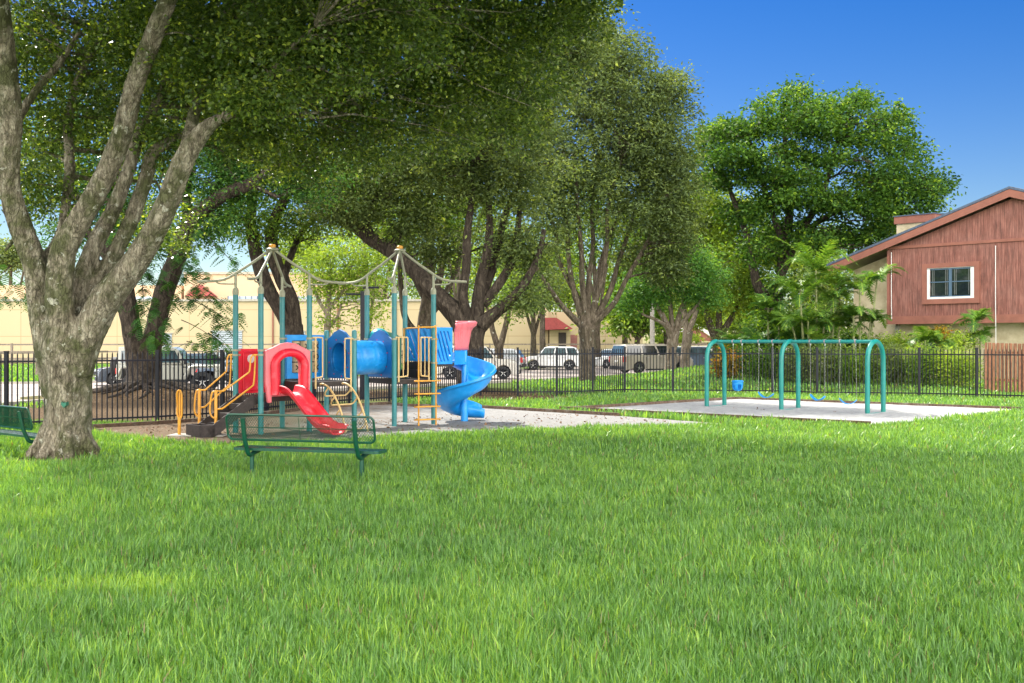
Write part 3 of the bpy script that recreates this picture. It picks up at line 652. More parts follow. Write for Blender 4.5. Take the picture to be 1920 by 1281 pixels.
# --- broad dark tree in the middle -------------------------------------------
tree('spreading_tree', 'broad black trunk tree with a heavy limb arching left above the tunnel and spiral slide', 49, 882,
     [[(885, 760, 0, 84), (884, 735, 0, 64), (884, 700, 0, 54), (884, 650, 0, 50), (886, 615, 0, 52)],
      [(884, 640, 0, 44), (856, 590, .1, 40), (826, 560, .2, 36), (800, 535, .3, 34), (775, 505, .4, 32), (740, 475, .5, 30), (700, 450, .6, 28), (668, 425, .7, 22), (640, 405, .8, 16), (600, 385, 1, 12), (560, 372, 1.2, 8)],
      [(884, 620, 0, 24), (868, 560, -.2, 19), (874, 500, -.3, 16), (876, 440, -.4, 15), (884, 380, -.4, 12), (890, 320, -.3, 8)],
      [(892, 630, 0, 34), (896, 570, 0, 26), (902, 520, 0, 20), (914, 470, 0, 18), (918, 420, 0, 14), (915, 350, 0, 9)],
      [(900, 560, .2, 20), (925, 500, .4, 17), (936, 450, .6, 15), (948, 400, .8, 12), (975, 340, 1, 8)],
      [(900, 610, -.2, 30), (930, 585, -.3, 22), (960, 560, -.4, 20), (985, 530, -.5, 16), (1010, 480, -.6, 12), (1020, 430, -.6, 8)],
      [(905, 570, .1, 22), (930, 540, .2, 18), (960, 490, .3, 16), (970, 440, .4, 13), (975, 390, .4, 9)],
      [(700, 450, .6, 12), (690, 400, .6, 9), (720, 350, .6, 7)]],
     [(880, 300, 0, 120, 110, 70, 210), (790, 330, 0, 110, 80, 70, 150), (960, 330, 0, 110, 90, 70, 170), (700, 330, 0, 120, 80, 60, 150), (850, 200, 0, 160, 90, 80, 180), (1000, 480, 0, 55, 60, 50, 70), (640, 400, 0, 80, 40, 50, 80), (930, 460, .5, 80, 45, 50, 60), (760, 420, .5, 70, 50, 40, 70), (820, 470, 2, 60, 50, 40, 60), (985, 560, -.5, 45, 30, 30, 35), (960, 220, -4, 100, 90, 90, 170), (850, 140, -3, 130, 80, 90, 150), (990, 190, -6, 80, 80, 90, 150), (1045, 110, -5, 70, 70, 80, 120), (1080, 50, -6, 70, 60, 90, 110), (930, 60, -5, 120, 80, 90, 150)],
     M['leaf_olive'], M['bark_dark'], per=38, size=.165, seed=41, rc=.5, nb=110, r0=.07)
tree('slim_tree', 'slender upright tree with parallel grey stems left of the broad black trunk', 55, 790,
     [[(786, 730, 0, 34), (788, 680, 0, 28), (792, 630, 0, 26), (800, 580, 0, 26), (806, 520, 0, 22), (806, 460, 0, 17), (808, 400, 0, 14), (804, 340, 0, 9)],
      [(800, 580, 0, 16), (822, 530, .2, 13), (832, 470, .4, 12), (838, 400, .5, 9), (850, 340, .5, 6)],
      [(798, 600, 0, 16), (830, 560, -.2, 11), (858, 500, -.3, 9), (870, 440, -.3, 6)],
      [(796, 560, 0, 12), (770, 500, .3, 10), (764, 430, .3, 8), (770, 370, .3, 6)],
      [(800, 640, 0, 14), (762, 600, .3, 12), (752, 540, .4, 10), (748, 470, .4, 8)]],
     [(800, 380, 0, 90, 70, 60, 130), (760, 450, 0, 50, 60, 40, 60), (850, 420, 0, 50, 60, 40, 60), (800, 300, 0, 110, 60, 70, 90)],
     M['leaf_mid'], M['bark_mid'], per=40, size=.15, seed=43, rc=.55, nb=60)
# --- fan shaped olive tree ------------------------------------------------------
fan = [[(1102, 735, 0, 42), (1102, 715, 0, 33), (1102, 680, 0, 29), (1102, 640, 0, 30), (1100, 616, 0, 34), (1100, 604, 0, 22), (1100, 592, 0, 3)]]
for (a, b, c, d, e, dd) in [((1090, 610), (1055, 575), (1030, 540), (1005, 500), (985, 440), -.4), ((1094, 605), (1075, 540), (1066, 480), (1062, 420), (1040, 350), .3),
        ((1098, 600), (1092, 530), (1090, 470), (1084, 400), (1080, 330), -.2), ((1102, 600), (1104, 530), (1112, 460), (1110, 390), (1120, 310), .4),
        ((1106, 605), (1126, 530), (1138, 460), (1140, 390), (1165, 300), -.3), ((1110, 605), (1142, 550), (1160, 490), (1180, 430), (1205, 340), .5),
        ((1112, 608), (1150, 570), (1176, 520), (1205, 470), (1240, 400), -.1), ((1096, 605), (1084, 560), (1048, 490), (1040, 430), (1010, 370), .6), ((1108, 600), (1118, 560), (1125, 500), (1152, 420), (1190, 360), .8)]:
    fan.append([(*a, 0, 14), (*b, dd*.4, 10.5), (*c, dd, 8.5), (*d, dd*1.5, 7), (*e, dd*2, 4)])
tree('fan_tree', 'tall olive green tree whose many stems fan up from one trunk behind the fence', 60, 1102, fan,
     [(1120, 400, 0, 130, 60, 100, 70), (1200, 330, 0, 105, 110, 90, 230), (1090, 300, 0, 120, 110, 90, 230), (1170, 180, 0, 115, 100, 90, 240), (1240, 270, 0, 75, 95, 70, 210), (1265, 380, 0, 48, 90, 60, 130), (1030, 400, 0, 60, 80, 60, 70), (1255, 420, 0, 50, 80, 60, 110), (1090, 160, 0, 110, 100, 90, 200), (1010, 300, 0, 90, 100, 80, 150), (1155, 110, 0, 70, 55, 60, 90), (1250, 170, 0, 50, 45, 50, 60), (1250, 500, 0, 40, 45, 40, 60), (1190, 480, 1, 50, 30, 50, 40)],
     M['leaf_olive'], M['bark_mid'], per=46, size=.205, aspect=.40, seed=51, rc=.56, nb=150, r0=.06, tint=-.06)
tree('young_tree', 'small pale barked tree with a round fresh green crown in front of the parked van', 68, 1255,
     [[(1255, 725, 0, 30), (1256, 705, 0, 22), (1258, 670, 0, 18), (1262, 640, 0, 20), (1266, 620, 0, 18)],
      [(1262, 640, 0, 14), (1246, 600, 0, 11), (1232, 575, 0, 9), (1222, 550, 0, 5)], [(1262, 635, 0, 12), (1258, 590, .2, 9), (1254, 545, .3, 6)],
      [(1266, 625, 0, 13), (1275, 585, .1, 10), (1285, 560, .2, 8), (1290, 520, .2, 5)], [(1268, 620, 0, 11), (1292, 590, -.2, 9), (1312, 568, -.3, 7), (1330, 540, -.3, 4)], [(1264, 630, 0, 10), (1240, 605, -.4, 7), (1205, 590, -.5, 4)]],
     [(1250, 520, 0, 75, 50, 60, 140), (1210, 545, 0, 50, 35, 50, 80), (1300, 520, 0, 60, 50, 50, 120), (1270, 480, 0, 60, 40, 50, 90), (1330, 560, 0, 30, 25, 30, 30), (1180, 570, 0, 30, 18, 30, 24)],
     M['leaf_blue'], M['bark_pale'], per=44, size=.18, seed=61, rc=.7, nb=50, r0=.04)
tree('young_tree', 'slim whitish trunk tree standing just right of the van', 74, 1284,
     [[(1282, 710, 0, 26), (1283, 690, 0, 18), (1286, 650, 0, 17), (1290, 620, 0, 18)], [(1288, 630, 0, 12), (1284, 590, 0, 9), (1280, 550, 0, 6)], [(1290, 622, 0, 12), (1304, 590, 0, 9), (1312, 550, 0, 6)]],
     [(1300, 540, 0, 60, 40, 50, 90), (1340, 500, 0, 50, 45, 50, 80)], M['leaf_mid'], M['bark_pale'], per=26, size=.2, seed=63, rc=.75, nb=30, r0=.04)
tree('park_tree', 'bushy yellow green tree with forked brown trunk behind the left swing arch', 80, 1346,
     [[(1347, 705, 0, 32), (1346, 680, 0, 22), (1346, 650, 0, 20), (1348, 630, 0, 22)], [(1344, 640, 0, 15), (1330, 605, 0, 13), (1322, 570, 0, 9), (1318, 530, 0, 6)], [(1350, 632, 0, 15), (1348, 590, 0, 11), (1356, 550, 0, 8)], [(1352, 628, 0, 13), (1380, 580, 0, 10), (1396, 540, 0, 6)]],
     [(1350, 540, 0, 85, 60, 70, 170), (1330, 440, 0, 85, 65, 70, 190), (1405, 490, 0, 70, 65, 60, 160), (1370, 400, 0, 75, 45, 60, 140), (1320, 380, 0, 50, 50, 60, 90), (1440, 450, 0, 45, 50, 50, 80), (1420, 570, 0, 40, 40, 40, 60), (1300, 430, 1, 50, 50, 50, 70), (1300, 600, 1, 40, 30, 40, 40)],
     M['leaf_yel'], M['bark_mid'], per=46, size=.22, seed=71, rc=.75, nb=60, r0=.05, tint=.06)
lay = [(1765, 352, 24), (1725, 300, 18), (1690, 218, 20), (1660, 240, 24), (1705, 258, 18), (1615, 192, 20), (1425, 200, 20), (1372, 238, 28), (1335, 252, 34), (1560, 195, 24), (1335, 340, 36), (1655, 440, 40), (1690, 425, 30), (1745, 378, 24), (1520, 200, 30), (1330, 290, 60), (1370, 330, 70), (1400, 250, 70), (1460, 290, 80), (1480, 215, 60), (1490, 185, 40), (1540, 230, 80), (1560, 300, 90), (1620, 260, 70), (1640, 330, 80), (1600, 200, 40), (1660, 225, 40), (1700, 340, 60), (1735, 350, 45), (1690, 385, 50), (1660, 410, 50), (1600, 390, 80), (1530, 380, 90), (1460, 370, 90), (1400, 400, 60), (1490, 440, 80), (1570, 450, 70), (1430, 470, 60), (1440, 330, 70), (1500, 330, 80), (1340, 260, 36), (1680, 290, 36), (1380, 285, 50), (1620, 450, 40), (1450, 540, 50), (1430, 600, 30), (1650, 370, 50), (1560, 250, 60), (1450, 240, 40)]
tree('canopy_tree', 'tall tree with tiered dark and lime foliage rising behind the red brown house', 72, 1445,
     [[(1448, 715, 0, 46), (1446, 680, 0, 32), (1446, 630, 0, 28), (1447, 590, 0, 26), (1436, 560, 0, 22), (1420, 535, 0, 18), (1412, 500, 0, 15), (1400, 440, .5, 12), (1370, 360, .5, 8)],
      [(1446, 620, 0, 22), (1458, 560, .3, 20), (1468, 480, .6, 18), (1480, 400, .8, 15), (1478, 320, 1, 12), (1470, 250, 1, 7)],
      [(1462, 520, .3, 16), (1500, 440, .6, 14), (1540, 370, 1, 11), (1560, 300, 1, 8), (1575, 240, 1, 5)], [(1500, 440, .6, 12), (1560, 400, 1, 10), (1640, 360, 1.2, 8), (1700, 345, 1.2, 4)],
      [(1470, 460, .3, 12), (1440, 380, .2, 10), (1420, 300, .2, 7), (1400, 250, .2, 4)]],
     [(a+dx_, b+dy_, ((i*37+k_*3) % 9-4)*.8, c*q_, 14+18*q_*(.5+((i*7+k_) % 5)*.22), c*q_*.9, c*.29) for i, (a, b, c) in enumerate(lay) for k_, (dx_, dy_, q_) in enumerate(((-c*.45, 7-(i % 3)*5, .52), (c*.42, (i % 4)*5-9, .56), (0, (i % 5)*4-12, .5)))],
     M['leaf_crisp'], M['bark_dark'], per=30, size=.24, aspect=.6, seed=81, rc=.62, nb=190, flat=.62, droop=.2, r0=.05, shell=1.8, tint=-.08)
tree('park_tree', 'pale yellow green tree filling the gap between the two pipe roofs', 70, 614,
     [[(612, 700, 0, 18), (613, 650, 0, 14), (614, 610, 0, 12), (616, 570, 0, 11), (618, 530, 0, 8), (622, 490, 0, 5)], [(615, 590, 0, 8), (596, 560, 0, 6), (585, 520, 0, 4)], [(616, 580, 0, 8), (640, 550, 0, 6), (655, 510, 0, 4)], [(612, 620, 0, 6), (632, 596, 0, 5), (640, 570, 0, 3)]],
     [(620, 540, 0, 55, 45, 50, 75), (660, 520, 0, 45, 45, 50, 60), (640, 480, 0, 70, 40, 60, 90), (612, 600, 0, 22, 22, 22, 16), (590, 510, 0, 35, 40, 40, 40), (700, 500, 0, 40, 60, 50, 60), (690, 580, 0, 35, 40, 40, 40)],
     M['leaf_yel'], M['bark_pale'], per=24, size=.2, seed=91, rc=.75, nb=60, r0=.035)
tree('park_tree', 'low forked tree in front of the tan wall right of the broad black trunk', 72, 935,
     [[(935, 700, 0, 24), (935, 665, 0, 17), (935, 645, 0, 17)], [(933, 650, 0, 12), (924, 620, 0, 10), (918, 590, 0, 7), (905, 560, 0, 4)], [(938, 650, 0, 12), (948, 610, 0, 10), (958, 570, 0, 7), (975, 530, 0, 4)]],
     [(925, 560, 0, 50, 35, 40, 45), (970, 540, 0, 50, 40, 40, 60), (960, 590, 0, 25, 18, 20, 10)], M['leaf_mid'], M['bark_mid'], per=22, size=.19, seed=93, rc=.7, nb=40, r0=.04)
tree('park_tree', 'straight thin tree beside the small red porch roof', 85, 1017,
     [[(1017, 690, 0, 14), (1017, 650, 0, 11), (1017, 610, 0, 10), (1018, 570, 0, 7), (1020, 530, 0, 4)]],
     [(1010, 565, 0, 45, 26, 40, 50), (1030, 530, 0, 45, 35, 40, 60), (985, 545, 0, 30, 22, 30, 22)], M['leaf_olive'], M['bark_mid'], per=24, size=.22, seed=95, rc=.75, nb=30, r0=.03)
far = [(1172, 645, 95, 1165, 540, 70, 75, 'yellow green tree behind the fan shaped stems', 'leaf_yel'), (1195, 650, 90, 1200, 585, 50, 40, 'leafy low tree above the silver van roof', 'leaf_mid'),
       (1240, 650, 105, 1230, 545, 60, 60, 'distant pale tree behind the round fresh green crown', 'leaf_yel'), (1400, 640, 118, 1395, 590, 45, 45, 'distant pale tree left of the dark palm clump', 'leaf_yel'),
       (700, 660, 120, 730, 500, 90, 110, 'background tree behind the right pipe roof', 'leaf_mid'), (830, 655, 118, 850, 520, 90, 80, 'background tree seen through the broad dark limbs', 'leaf_yel'),
       (1075, 650, 122, 1060, 520, 60, 70, 'background tree right of the small red roof', 'leaf_yel'), (475, 640, 125, 560, 470, 50, 40, 'background treetop over the peach building', 'leaf_yel'),
       (1130, 650, 125, 1140, 600, 45, 45, 'shadowy low tree between the fan tree and the van', 'leaf_mid'), (1500, 640, 100, 1530, 480, 70, 60, 'dense tree behind the palm clump and house eave', 'leaf_mid'),
       (980, 640, 124, 960, 470, 80, 60, 'far tree behind the upper limbs in the middle', 'leaf_mid'), (20, 640, 128, 20, 480, 60, 30, 'far treetop at the left edge above the wall', 'leaf_olive'), (1310, 640, 125, 1320, 570, 60, 50, 'far tree over the orange gabled roof', 'leaf_mid'),
 (1120, 645, 88, 1110, 400, 100, 110, 'large tree close behind the upper half of the fan shaped tree', 'leaf_mid'), (860, 650, 86, 860, 360, 110, 110, 'large tree close behind the broad dark trunk crown', 'leaf_yel'), (1250, 650, 92, 1240, 430, 80, 90, 'tall leafy tree behind the small pale barked tree', 'leaf_mid'), (690, 655, 90, 680, 380, 90, 90, 'tall leafy tree behind the heavy arching limb', 'leaf_yel'), (1560, 640, 90, 1540, 560, 70, 70, 'dark dense tree behind the palm clump stems', 'leaf_olive'), (1000, 645, 90, 1000, 520, 55, 60, 'pale tree between the two broad trunks', 'leaf_yel')]
for i, (bx, by, Yd, cx, cy, rx, ry, lab, lf) in enumerate(far):
    tree('background_tree', lab, Yd, bx, [[(bx, by+25, 0, 14), (bx, by-10, 0, 10), ((bx+cx)/2, (by+cy)/2, 0, 8), (cx, cy, 0, 5)], [(bx, by-15, 0, 7), (bx-14, (by+cy)/2, 0, 5), (cx-rx*.5, cy, 0, 3)], [(bx, by-10, 0, 7), (bx+14, (by+cy)/2, 0, 5), (cx+rx*.5, cy, 0, 3)]],
         [(cx, cy, 0, rx, ry*.8, rx*.7, 70), (cx-rx*.4, cy+ry*.4, 0, rx*.6, ry*.6, rx*.6, 40), (cx+rx*.4, cy+ry*.3, 0, rx*.6, ry*.6, rx*.6, 40), (cx+rx*.1, cy-ry*.5, 0, rx*.6, ry*.5, rx*.6, 40)],
         M[lf], M['bark_mid'], per=30, size=.34, seed=200+i, rc=1.1, nb=20, n=8, group='trees in the background', r0=.05)

# ------------------------------------------------------------------ iron fence
FP = [px(x_, 0, y_)[:2] for x_, y_ in ((-270, 24.6), (-130, 25.8), (12, 27.1), (152, 28.3), (295, 29.5), (416, 31.2), (500, 33.6), (590, 36.4), (655, 38.0), (730, 39.6), (815, 41.9))]+[
      (-1.22, 44.5), (.22, 43.8), (1.72, 44.0), (3.16, 44.9), (4.54, 46.2), (6.4, 45.6), (8.36, 45.4), (10.2, 44.9), (11.6, 43.6), (13.4, 43.3),
      (15.2, 42.8), (16.9, 41.7), (18.6, 40.6), (20.4, 39.5), (22.2, 38.4)]
def iron_fence():
    root = thing('iron_fence', 'long black iron picket fence with spear tips enclosing the playground', 'fence', (*FP[11], 0))
    for i, (x, y) in enumerate(FP):
        mb = MB(); mb.box((x, y, .93), (.085, .085, 1.86)); mb.box((x, y, 1.868), (.1, .1, .02)); mb.build('post', M['iron'], root)
    for a, b in zip(FP[:-1], FP[1:]):
        A = Vector((*a, 0)); B = Vector((*b, 0)); d = (B-A).normalized(); L = (B-A).length; rz = math.atan2(d.y, d.x); mb = MB()
        for z in (1.62, .17): mb.box(((A+B)/2).to_tuple()[:2]+(z,), (L-.088, .035, .045), rz)
        n = max(4, round(L/.128))
        for k in range(1, n):
            p = A.lerp(B, k/n); mb.box((p.x, p.y, .93), (.026, .0262, 1.72), rz)
            s = .011; mb.add([(p.x-s, p.y-s, 1.79), (p.x+s, p.y-s, 1.79), (p.x+s, p.y+s, 1.79), (p.x-s, p.y+s, 1.79), (p.x, p.y, 1.85)], [(0, 1, 4), (1, 2, 4), (2, 3, 4), (3, 0, 4)])
        mb.build('picket_panel', M['iron'], root)
iron_fence()

# ------------------------------------------------------------------ timber edging
def edging(label, pts, h=.09, w=.09, z=0.0):
    mb = MB()
    for a, b in zip(pts[:-1], pts[1:]): mb.beam((a[0], a[1], z+h/2), (b[0], b[1], z+h/2), w, h)
    o = mb.build('timber_edging', M['timber']); tag(o, label, 'edging', 'timber edgings round the play surfaces'); return o
edging('weathered brown board edging along the near left side of the swing pit', [PIT[3], PIT[0]], .13, .07)
edging('rusty board edging on the back left side of the swing pit', [PIT[2], PIT[3]], .10)
edging('board edging behind the swings beside the bright lawn', [PIT[1], PIT[2]], .10)
edging('dark board edging behind the spiral slide', [gp(1160, 781), gp(905, 766), gp(760, 763), px(730, 0, 38.2)[:2]], .10)
edging('grey board edging along the foot of the left fence', [px(730, 0, 38.2)[:2], px(590, 0, 35.7)[:2], px(500, 0, 32.9)[:2], px(416, 0, 30.6)[:2], px(295, 0, 28.9)[:2], px(175, 0, 27.7)[:2]], .10)

# ------------------------------------------------------------------ benches
def make_bench():
    root = thing('park_bench', None, 'bench'); W = 2.44; tl = R(12)
    def back_pt(x, v): return Vector((x, .0-math.sin(tl)*(v-.35), v))  # v = height
    def rrect(x0, x1, v0, v1, r, n=6):
        out = []
        for cx, cy, a0 in ((x1-r, v1-r, 0), (x0+r, v1-r, 90), (x0+r, v0+r, 180), (x1-r, v0+r, 270)):
            for k in range(n+1): a = R(a0+90*k/n); out.append((cx+r*math.cos(a), cy+r*math.sin(a)))
        return out
    def lattice(mb, x0, x1, v0, v1, f, pitch=.042, th=.0105, r=.08):
        sl = 1.25
        for sg in (1, -1):
            c = x0-(v1-v0)/sl
            while c < x1+(v1-v0)/sl:
                # line x = c + sg*(v-v0)/sl (sg=1) ; clip
                def xv(v): return c+(v-v0)/sl if sg == 1 else c+(v1-v)/sl
                va, vb = v0, v1
                lo = (x0-c)*sl; hi = (x1-c)*sl
                if sg == 1: va = max(va, v0+lo); vb = min(vb, v0+hi)
                else: vb = min(vb, v1-lo); va = max(va, v1-hi)
                if vb-va > .01:
                    # rounded corner trimming
                    pts = []
                    for t in np.linspace(va, vb, 25):
                        x = xv(t); ok = True
                        for cx, cy, sx_, sy_ in ((x0+r, v0+r, -1, -1), (x1-r, v0+r, 1, -1), (x0+r, v1-r, -1, 1), (x1-r, v1-r, 1, 1)):
                            if (x-cx)*sx_ > 0 and (t-cy)*sy_ > 0 and math.hypot(x-cx, t-cy) > r: ok = False
                        if ok: pts.append(t)
                    if len(pts) > 1: mb.beam(f(xv(pts[0]), pts[0]), f(xv(pts[-1]), pts[-1]), .004, th, up=(0, 1, 0))
                c += pitch
    mb = MB(); lattice(mb, -W/2, W/2, .60, .99, back_pt)
    bk = mb.build('backrest', M['bench'], root)
    mb = MB(); p = [back_pt(*q) for q in rrect(-W/2, W/2, .60, .99, .08)]; mb.tube(p+[p[0], p[1]], .017, 8, cap=False)
    mb.tube([back_pt(-W/2, .795), back_pt(W/2, .795)], .007, 6); mb.tube([back_pt(0, .60), back_pt(0, .99)], .007, 6)
    mb.build('backrest_frame', M['bench'], bk, smooth=True)
    def seat_pt(x, v): return Vector((x, v, .455))
    mb = MB(); lattice(mb, -W/2, W/2, .04, .44, seat_pt, pitch=.042, th=.012)
    st = mb.build('seat', M['bench'], root)
    mb = MB(); q = rrect(-W/2, W/2, .04, .44, .07); n = len(q)
    vs = [(x, y, z) for z in (.425, .468) for x, y in q]; cx = [(x*.985, .24+(y-.24)*.93, z) for z in (.425, .468) for x, y in q]
    for i in range(n):
        j = (i+1) % n; mb.add([vs[i], vs[j], vs[n+j], vs[n+i], cx[i], cx[j], cx[n+j], cx[n+i]], [(0, 1, 2, 3), (4, 7, 6, 5), (3, 2, 6, 7), (0, 4, 5, 1)])
    mb.build('seat_rim', M['bench'], st)
    for x in (-.92, .92):
        mb = MB(); P = [(x, -.0-math.sin(tl)*(.93-.35)-.035, .93), (x, -math.sin(tl)*(.6-.35)-.035, .60), (x, -.03, .47), (x, .0, .40), (x, .05, .365), (x, .12, .36), (x, .22, .385), (x, .40, .415)]
        P2, rr = smooth_path([(*p_, .03) for p_ in P], 4); mb.tube(P2, .036, 10)
        fr = mb.build('support_arm', M['bench'], root, smooth=True)
        mb = MB(); mb.tube([(x, .13, .37), (x, .13, -.06)], .036, 10); mb.build('leg', M['bench'], root, smooth=True)
    return root
bench = make_bench(); bench['label'] = 'green metal mesh bench standing alone on the lawn before the red slide'; bench['group'] = 'green mesh park benches'
bench.location = (-3.17, 17.32, 0); bench.rotation_euler = (0, 0, R(-16.5))
b2 = copy_tree(bench); b2['label'] = 'green metal bench half hidden behind the near tree trunk at the left edge'
b2.location = (-9.5, 21.5, -.09); b2.rotation_euler = (0, 0, R(-42))

# ------------------------------------------------------------------ playground
PG = {'P1': (-6.34, 26.3), 'P2': (-5.63, 25.7), 'P3': (-5.51, 27.5), 'P4': (-4.70, 26.6), 'R1': (-4.61, 28.5), 'R2': (-3.79, 27.55), 'Q1': (-3.73, 29.5), 'Q2': (-2.90, 28.25), 'Q3': (-2.77, 29.7), 'Q4': (-1.984, 29.0)}
def V3(n, z): return Vector((*PG[n], z))
def playground():
    root = thing('play_structure', 'multi coloured play structure with two pipe roofed towers, blue tunnel and two slides', 'playground equipment', (-4.3, 27.8, 0))
    tops = {'P1': 3.17, 'P2': 3.17, 'P3': 3.17, 'P4': 3.17, 'Q1': 3.29, 'Q2': 3.29, 'Q3': 3.29, 'Q4': 3.29, 'R1': 2.38, 'R2': 2.38}
    posts = {}
    for n, t in tops.items():
        x, y = PG[n]; mb = MB()
        if n[0] == 'R': mb.lathe([(.0615, -.05), (.0615, t-.05), (.05, t-.015), (.02, t)], (x, y, 0), n=20)
        else: mb.tube([(x, y, -.05), (x, y, t)], .0615, 20)
        p = mb.build('post', M['teal'], root, smooth=True); posts[n] = p
        cl = {'P1': (1.79, 1.90), 'P2': (1.80, 1.90), 'P3': (2.17,), 'P4': (2.17, 1.9), 'R1': (2.15,), 'R2': (2.15,), 'Q1': (2.16,), 'Q2': (2.16,), 'Q3': (2.42,), 'Q4': (2.16, 1.56)}[n]
        for z in cl:
            mb = MB(); mb.tube([(x, y, z-.022), (x, y, z+.022)], .076, 16); mb.box((x+.09, y+.03, z), (.04, .03, .035)); mb.build('clamp', M['tan'], p, smooth=True)
    # decks
    def deck(ns, z):
        c = sum((V3(n, 0) for n in ns), Vector())/len(ns); poly = [V3(n, 0).lerp(c, .05) for n in ns]; mb = MB()
        mb.prism(poly, lambda p: (p.x, p.y, z-.12), lambda p: (p.x, p.y, z)); mb.build('deck', M['deck'], root, bevel=.01)
    deck(['P1', 'P2', 'P4', 'P3'], .86); deck(['P3', 'P4', 'R2', 'R1'], 1.16); deck(['Q1', 'Q2', 'Q4', 'Q3'], 1.16)
    mb = MB(); a = V3('P3', 0).lerp(V3('P4', 0), .12); b = V3('P3', 0).lerp(V3('P4', 0), .88); mb.beam(a+Vector((0, 0, 1.0)), b+Vector((0, 0, 1.0)), .04, .3); mb.build('step_riser', M['deck'], root)
    # roofs of bent pipe
    def roof(ns, zc, apexz, ext, zend):
        c = sum((V3(n, 0) for n in ns), Vector())/4; c.z = apexz; rf = None
        for n in ns:
            q = V3(n, zc); d = Vector((q.x-c.x, q.y-c.y, 0)).normalized(); zt = tops[n]; L = (Vector((q.x, q.y, 0))-Vector((c.x, c.y, 0))).length
            pts = [(*(c+d*.05).to_tuple()[:2], apexz-.02, 1), (*(c+d*(L*.5)).to_tuple()[:2], apexz-(apexz-zc)*.52, 1), (*(c+d*L*.95).to_tuple()[:2], zc+.03, 1), (*(c+d*(L+.16)).to_tuple()[:2], zc-.10, 1), (*(c+d*(L+.4)).to_tuple()[:2], zc-.17, 1), (*(c+d*(L+ext)).to_tuple()[:2], zend, 1)]
            P, _ = smooth_path(pts, 5); mb = MB(); mb.tube(P, .031, 10); arm = mb.build('roof_pipe', M['tan'], root, smooth=True)
            mb = MB(); mb.tube([(q.x, q.y, zt), (q.x, q.y, zc)], .031, 10); mb.lathe([(.071, zt-.14+.14), (.071, zt+.10), (.055, zt+.15), (.036, zt+.17)], (q.x, q.y, 0), n=18); mb.build('post_cap', M['tan'], posts[n], smooth=True)
            mb = MB(); e = c+d*(L+.42); P, _ = smooth_path([(q.x, q.y, zt+.25, 1), (*(q+d*.3).to_tuple()[:2], zt+.25, 1), (*(q+d*.40).to_tuple()[:2], zt+.27, 1), (*(q+d*.44).to_tuple()[:2], zc-.18, 1)], 4)
            mb.tube(P, .017, 8); mb.build('brace', M['tan'], arm, smooth=True)
        mb = MB(); mb.lathe([(.14, apexz-.03), (.15, apexz+.0), (.1, apexz+.03)], (c.x, c.y, 0)); mb.build('roof_hub', M['tan'], root, smooth=True)
        mb = MB(); mb.lathe([(.075, apexz+.03), (.08, apexz+.09), (.06, apexz+.11), (.02, apexz+.115)], (c.x, c.y, 0)); mb.build('roof_finial', M['yellow'], root, smooth=True)
    roof(['P1', 'P2', 'P4', 'P3'], 3.66, 4.24, .85, 3.46); roof(['Q1', 'Q2', 'Q4', 'Q3'], 3.80, 4.42, .85, 3.60)
    # panel helper in the vertical plane between two posts
    def plane(a, b, off=0.0):
        A = V3(a, 0); B = V3(b, 0); d = (B-A).normalized(); n = Vector((d.y, -d.x, 0)); L = (B-A).length
        return lambda u, z, o=0.0: A+d*(.075+u*(L-.15))+n*(off+o)+Vector((0, 0, z)), L-.15
    def plate(f, poly, th, holes=None):
        # polygon (u,z) outline with optional holes, made by bmesh triangle fill
        bm = bmesh.new(); es = []
        for lp in [poly]+(holes or []):
            vs = [bm.verts.new((p[0], p[1], 0)) for p in lp]; es += [bm.edges.new((vs[i], vs[(i+1) % len(vs)])) for i in range(len(vs))]
        bmesh.ops.triangle_fill(bm, edges=es, use_beauty=True); bm.verts.ensure_lookup_table(); bm.faces.ensure_lookup_table()
        mb = MB(); vs = [v.co.copy() for v in bm.verts]; fs = [tuple(v.index for v in f_.verts) for f_ in bm.faces]; bm.verts.index_update()
        fs = [tuple(v.index for v in f_.verts) for f_ in bm.faces]; n = len(vs)
        front = [f(v.x, v.y, -th/2) for v in vs]; back = [f(v.x, v.y, th/2) for v in vs]
        side = []
        k = 0
        for lp in [poly]+(holes or []):
            m = len(lp)
            for i in range(m): side.append((k+i, k+(i+1) % m, n+k+(i+1) % m, n+k+i))
            k += m
        mb.add(front+back, fs+[tuple(i+n for i in f_)[::-1] for f_ in fs]+side); bm.free(); return mb
    def arc(cx, cz, rx, rz, a0, a1, n=16): return [(cx+rx*math.cos(R(a0+(a1-a0)*k/n)), cz+rz*math.sin(R(a0+(a1-a0)*k/n))) for k in range(n+1)]
    # red side panel P1-P3
    f, L = plane('P1', 'P3')
    rp = plate(f, [(0, .9), (1, .9), (1, 1.93), (0, 1.93)], .05).build('side_panel', M['red'], root, bevel=.012)
    mb = MB()
    for u, v in (((.10, .98), (.10, 1.85)), ((.10, 1.85), (.9, 1.85)), ((.9, 1.85), (.9, .98)), ((.9, .98), (.10, .98))): mb.tube([f(*u, .035), f(*v, .035)], .022, 8)
    for u in (.38, .52, .66): mb.tube([f(u, 1.1, .028), f(u, 1.72, .028)], .016, 8)
    mb.build('panel_ribs', M['red'], rp, smooth=True)
    mb = plate(f, arc(.27, 1.7, .08, .10, 0, 360, 16)[:-1], .02); 
    for i, v in enumerate(mb.v): mb.v[i] = tuple(Vector(v)+(f(0, 0, .04)-f(0, 0, 0)))
    mb.build('picture_plate', M['white_frame'], rp)
    # hood over the red slide between P2 and P4
    A = V3('P2', 0); B = V3('P4', 0); d = (B-A).normalized(); n = Vector((d.y, -d.x, 0)); LL = (B-A).length
    def hf(u, z, o=0.): return A+d*(u*LL)+n*(.09+o)+Vector((0, 0, z))
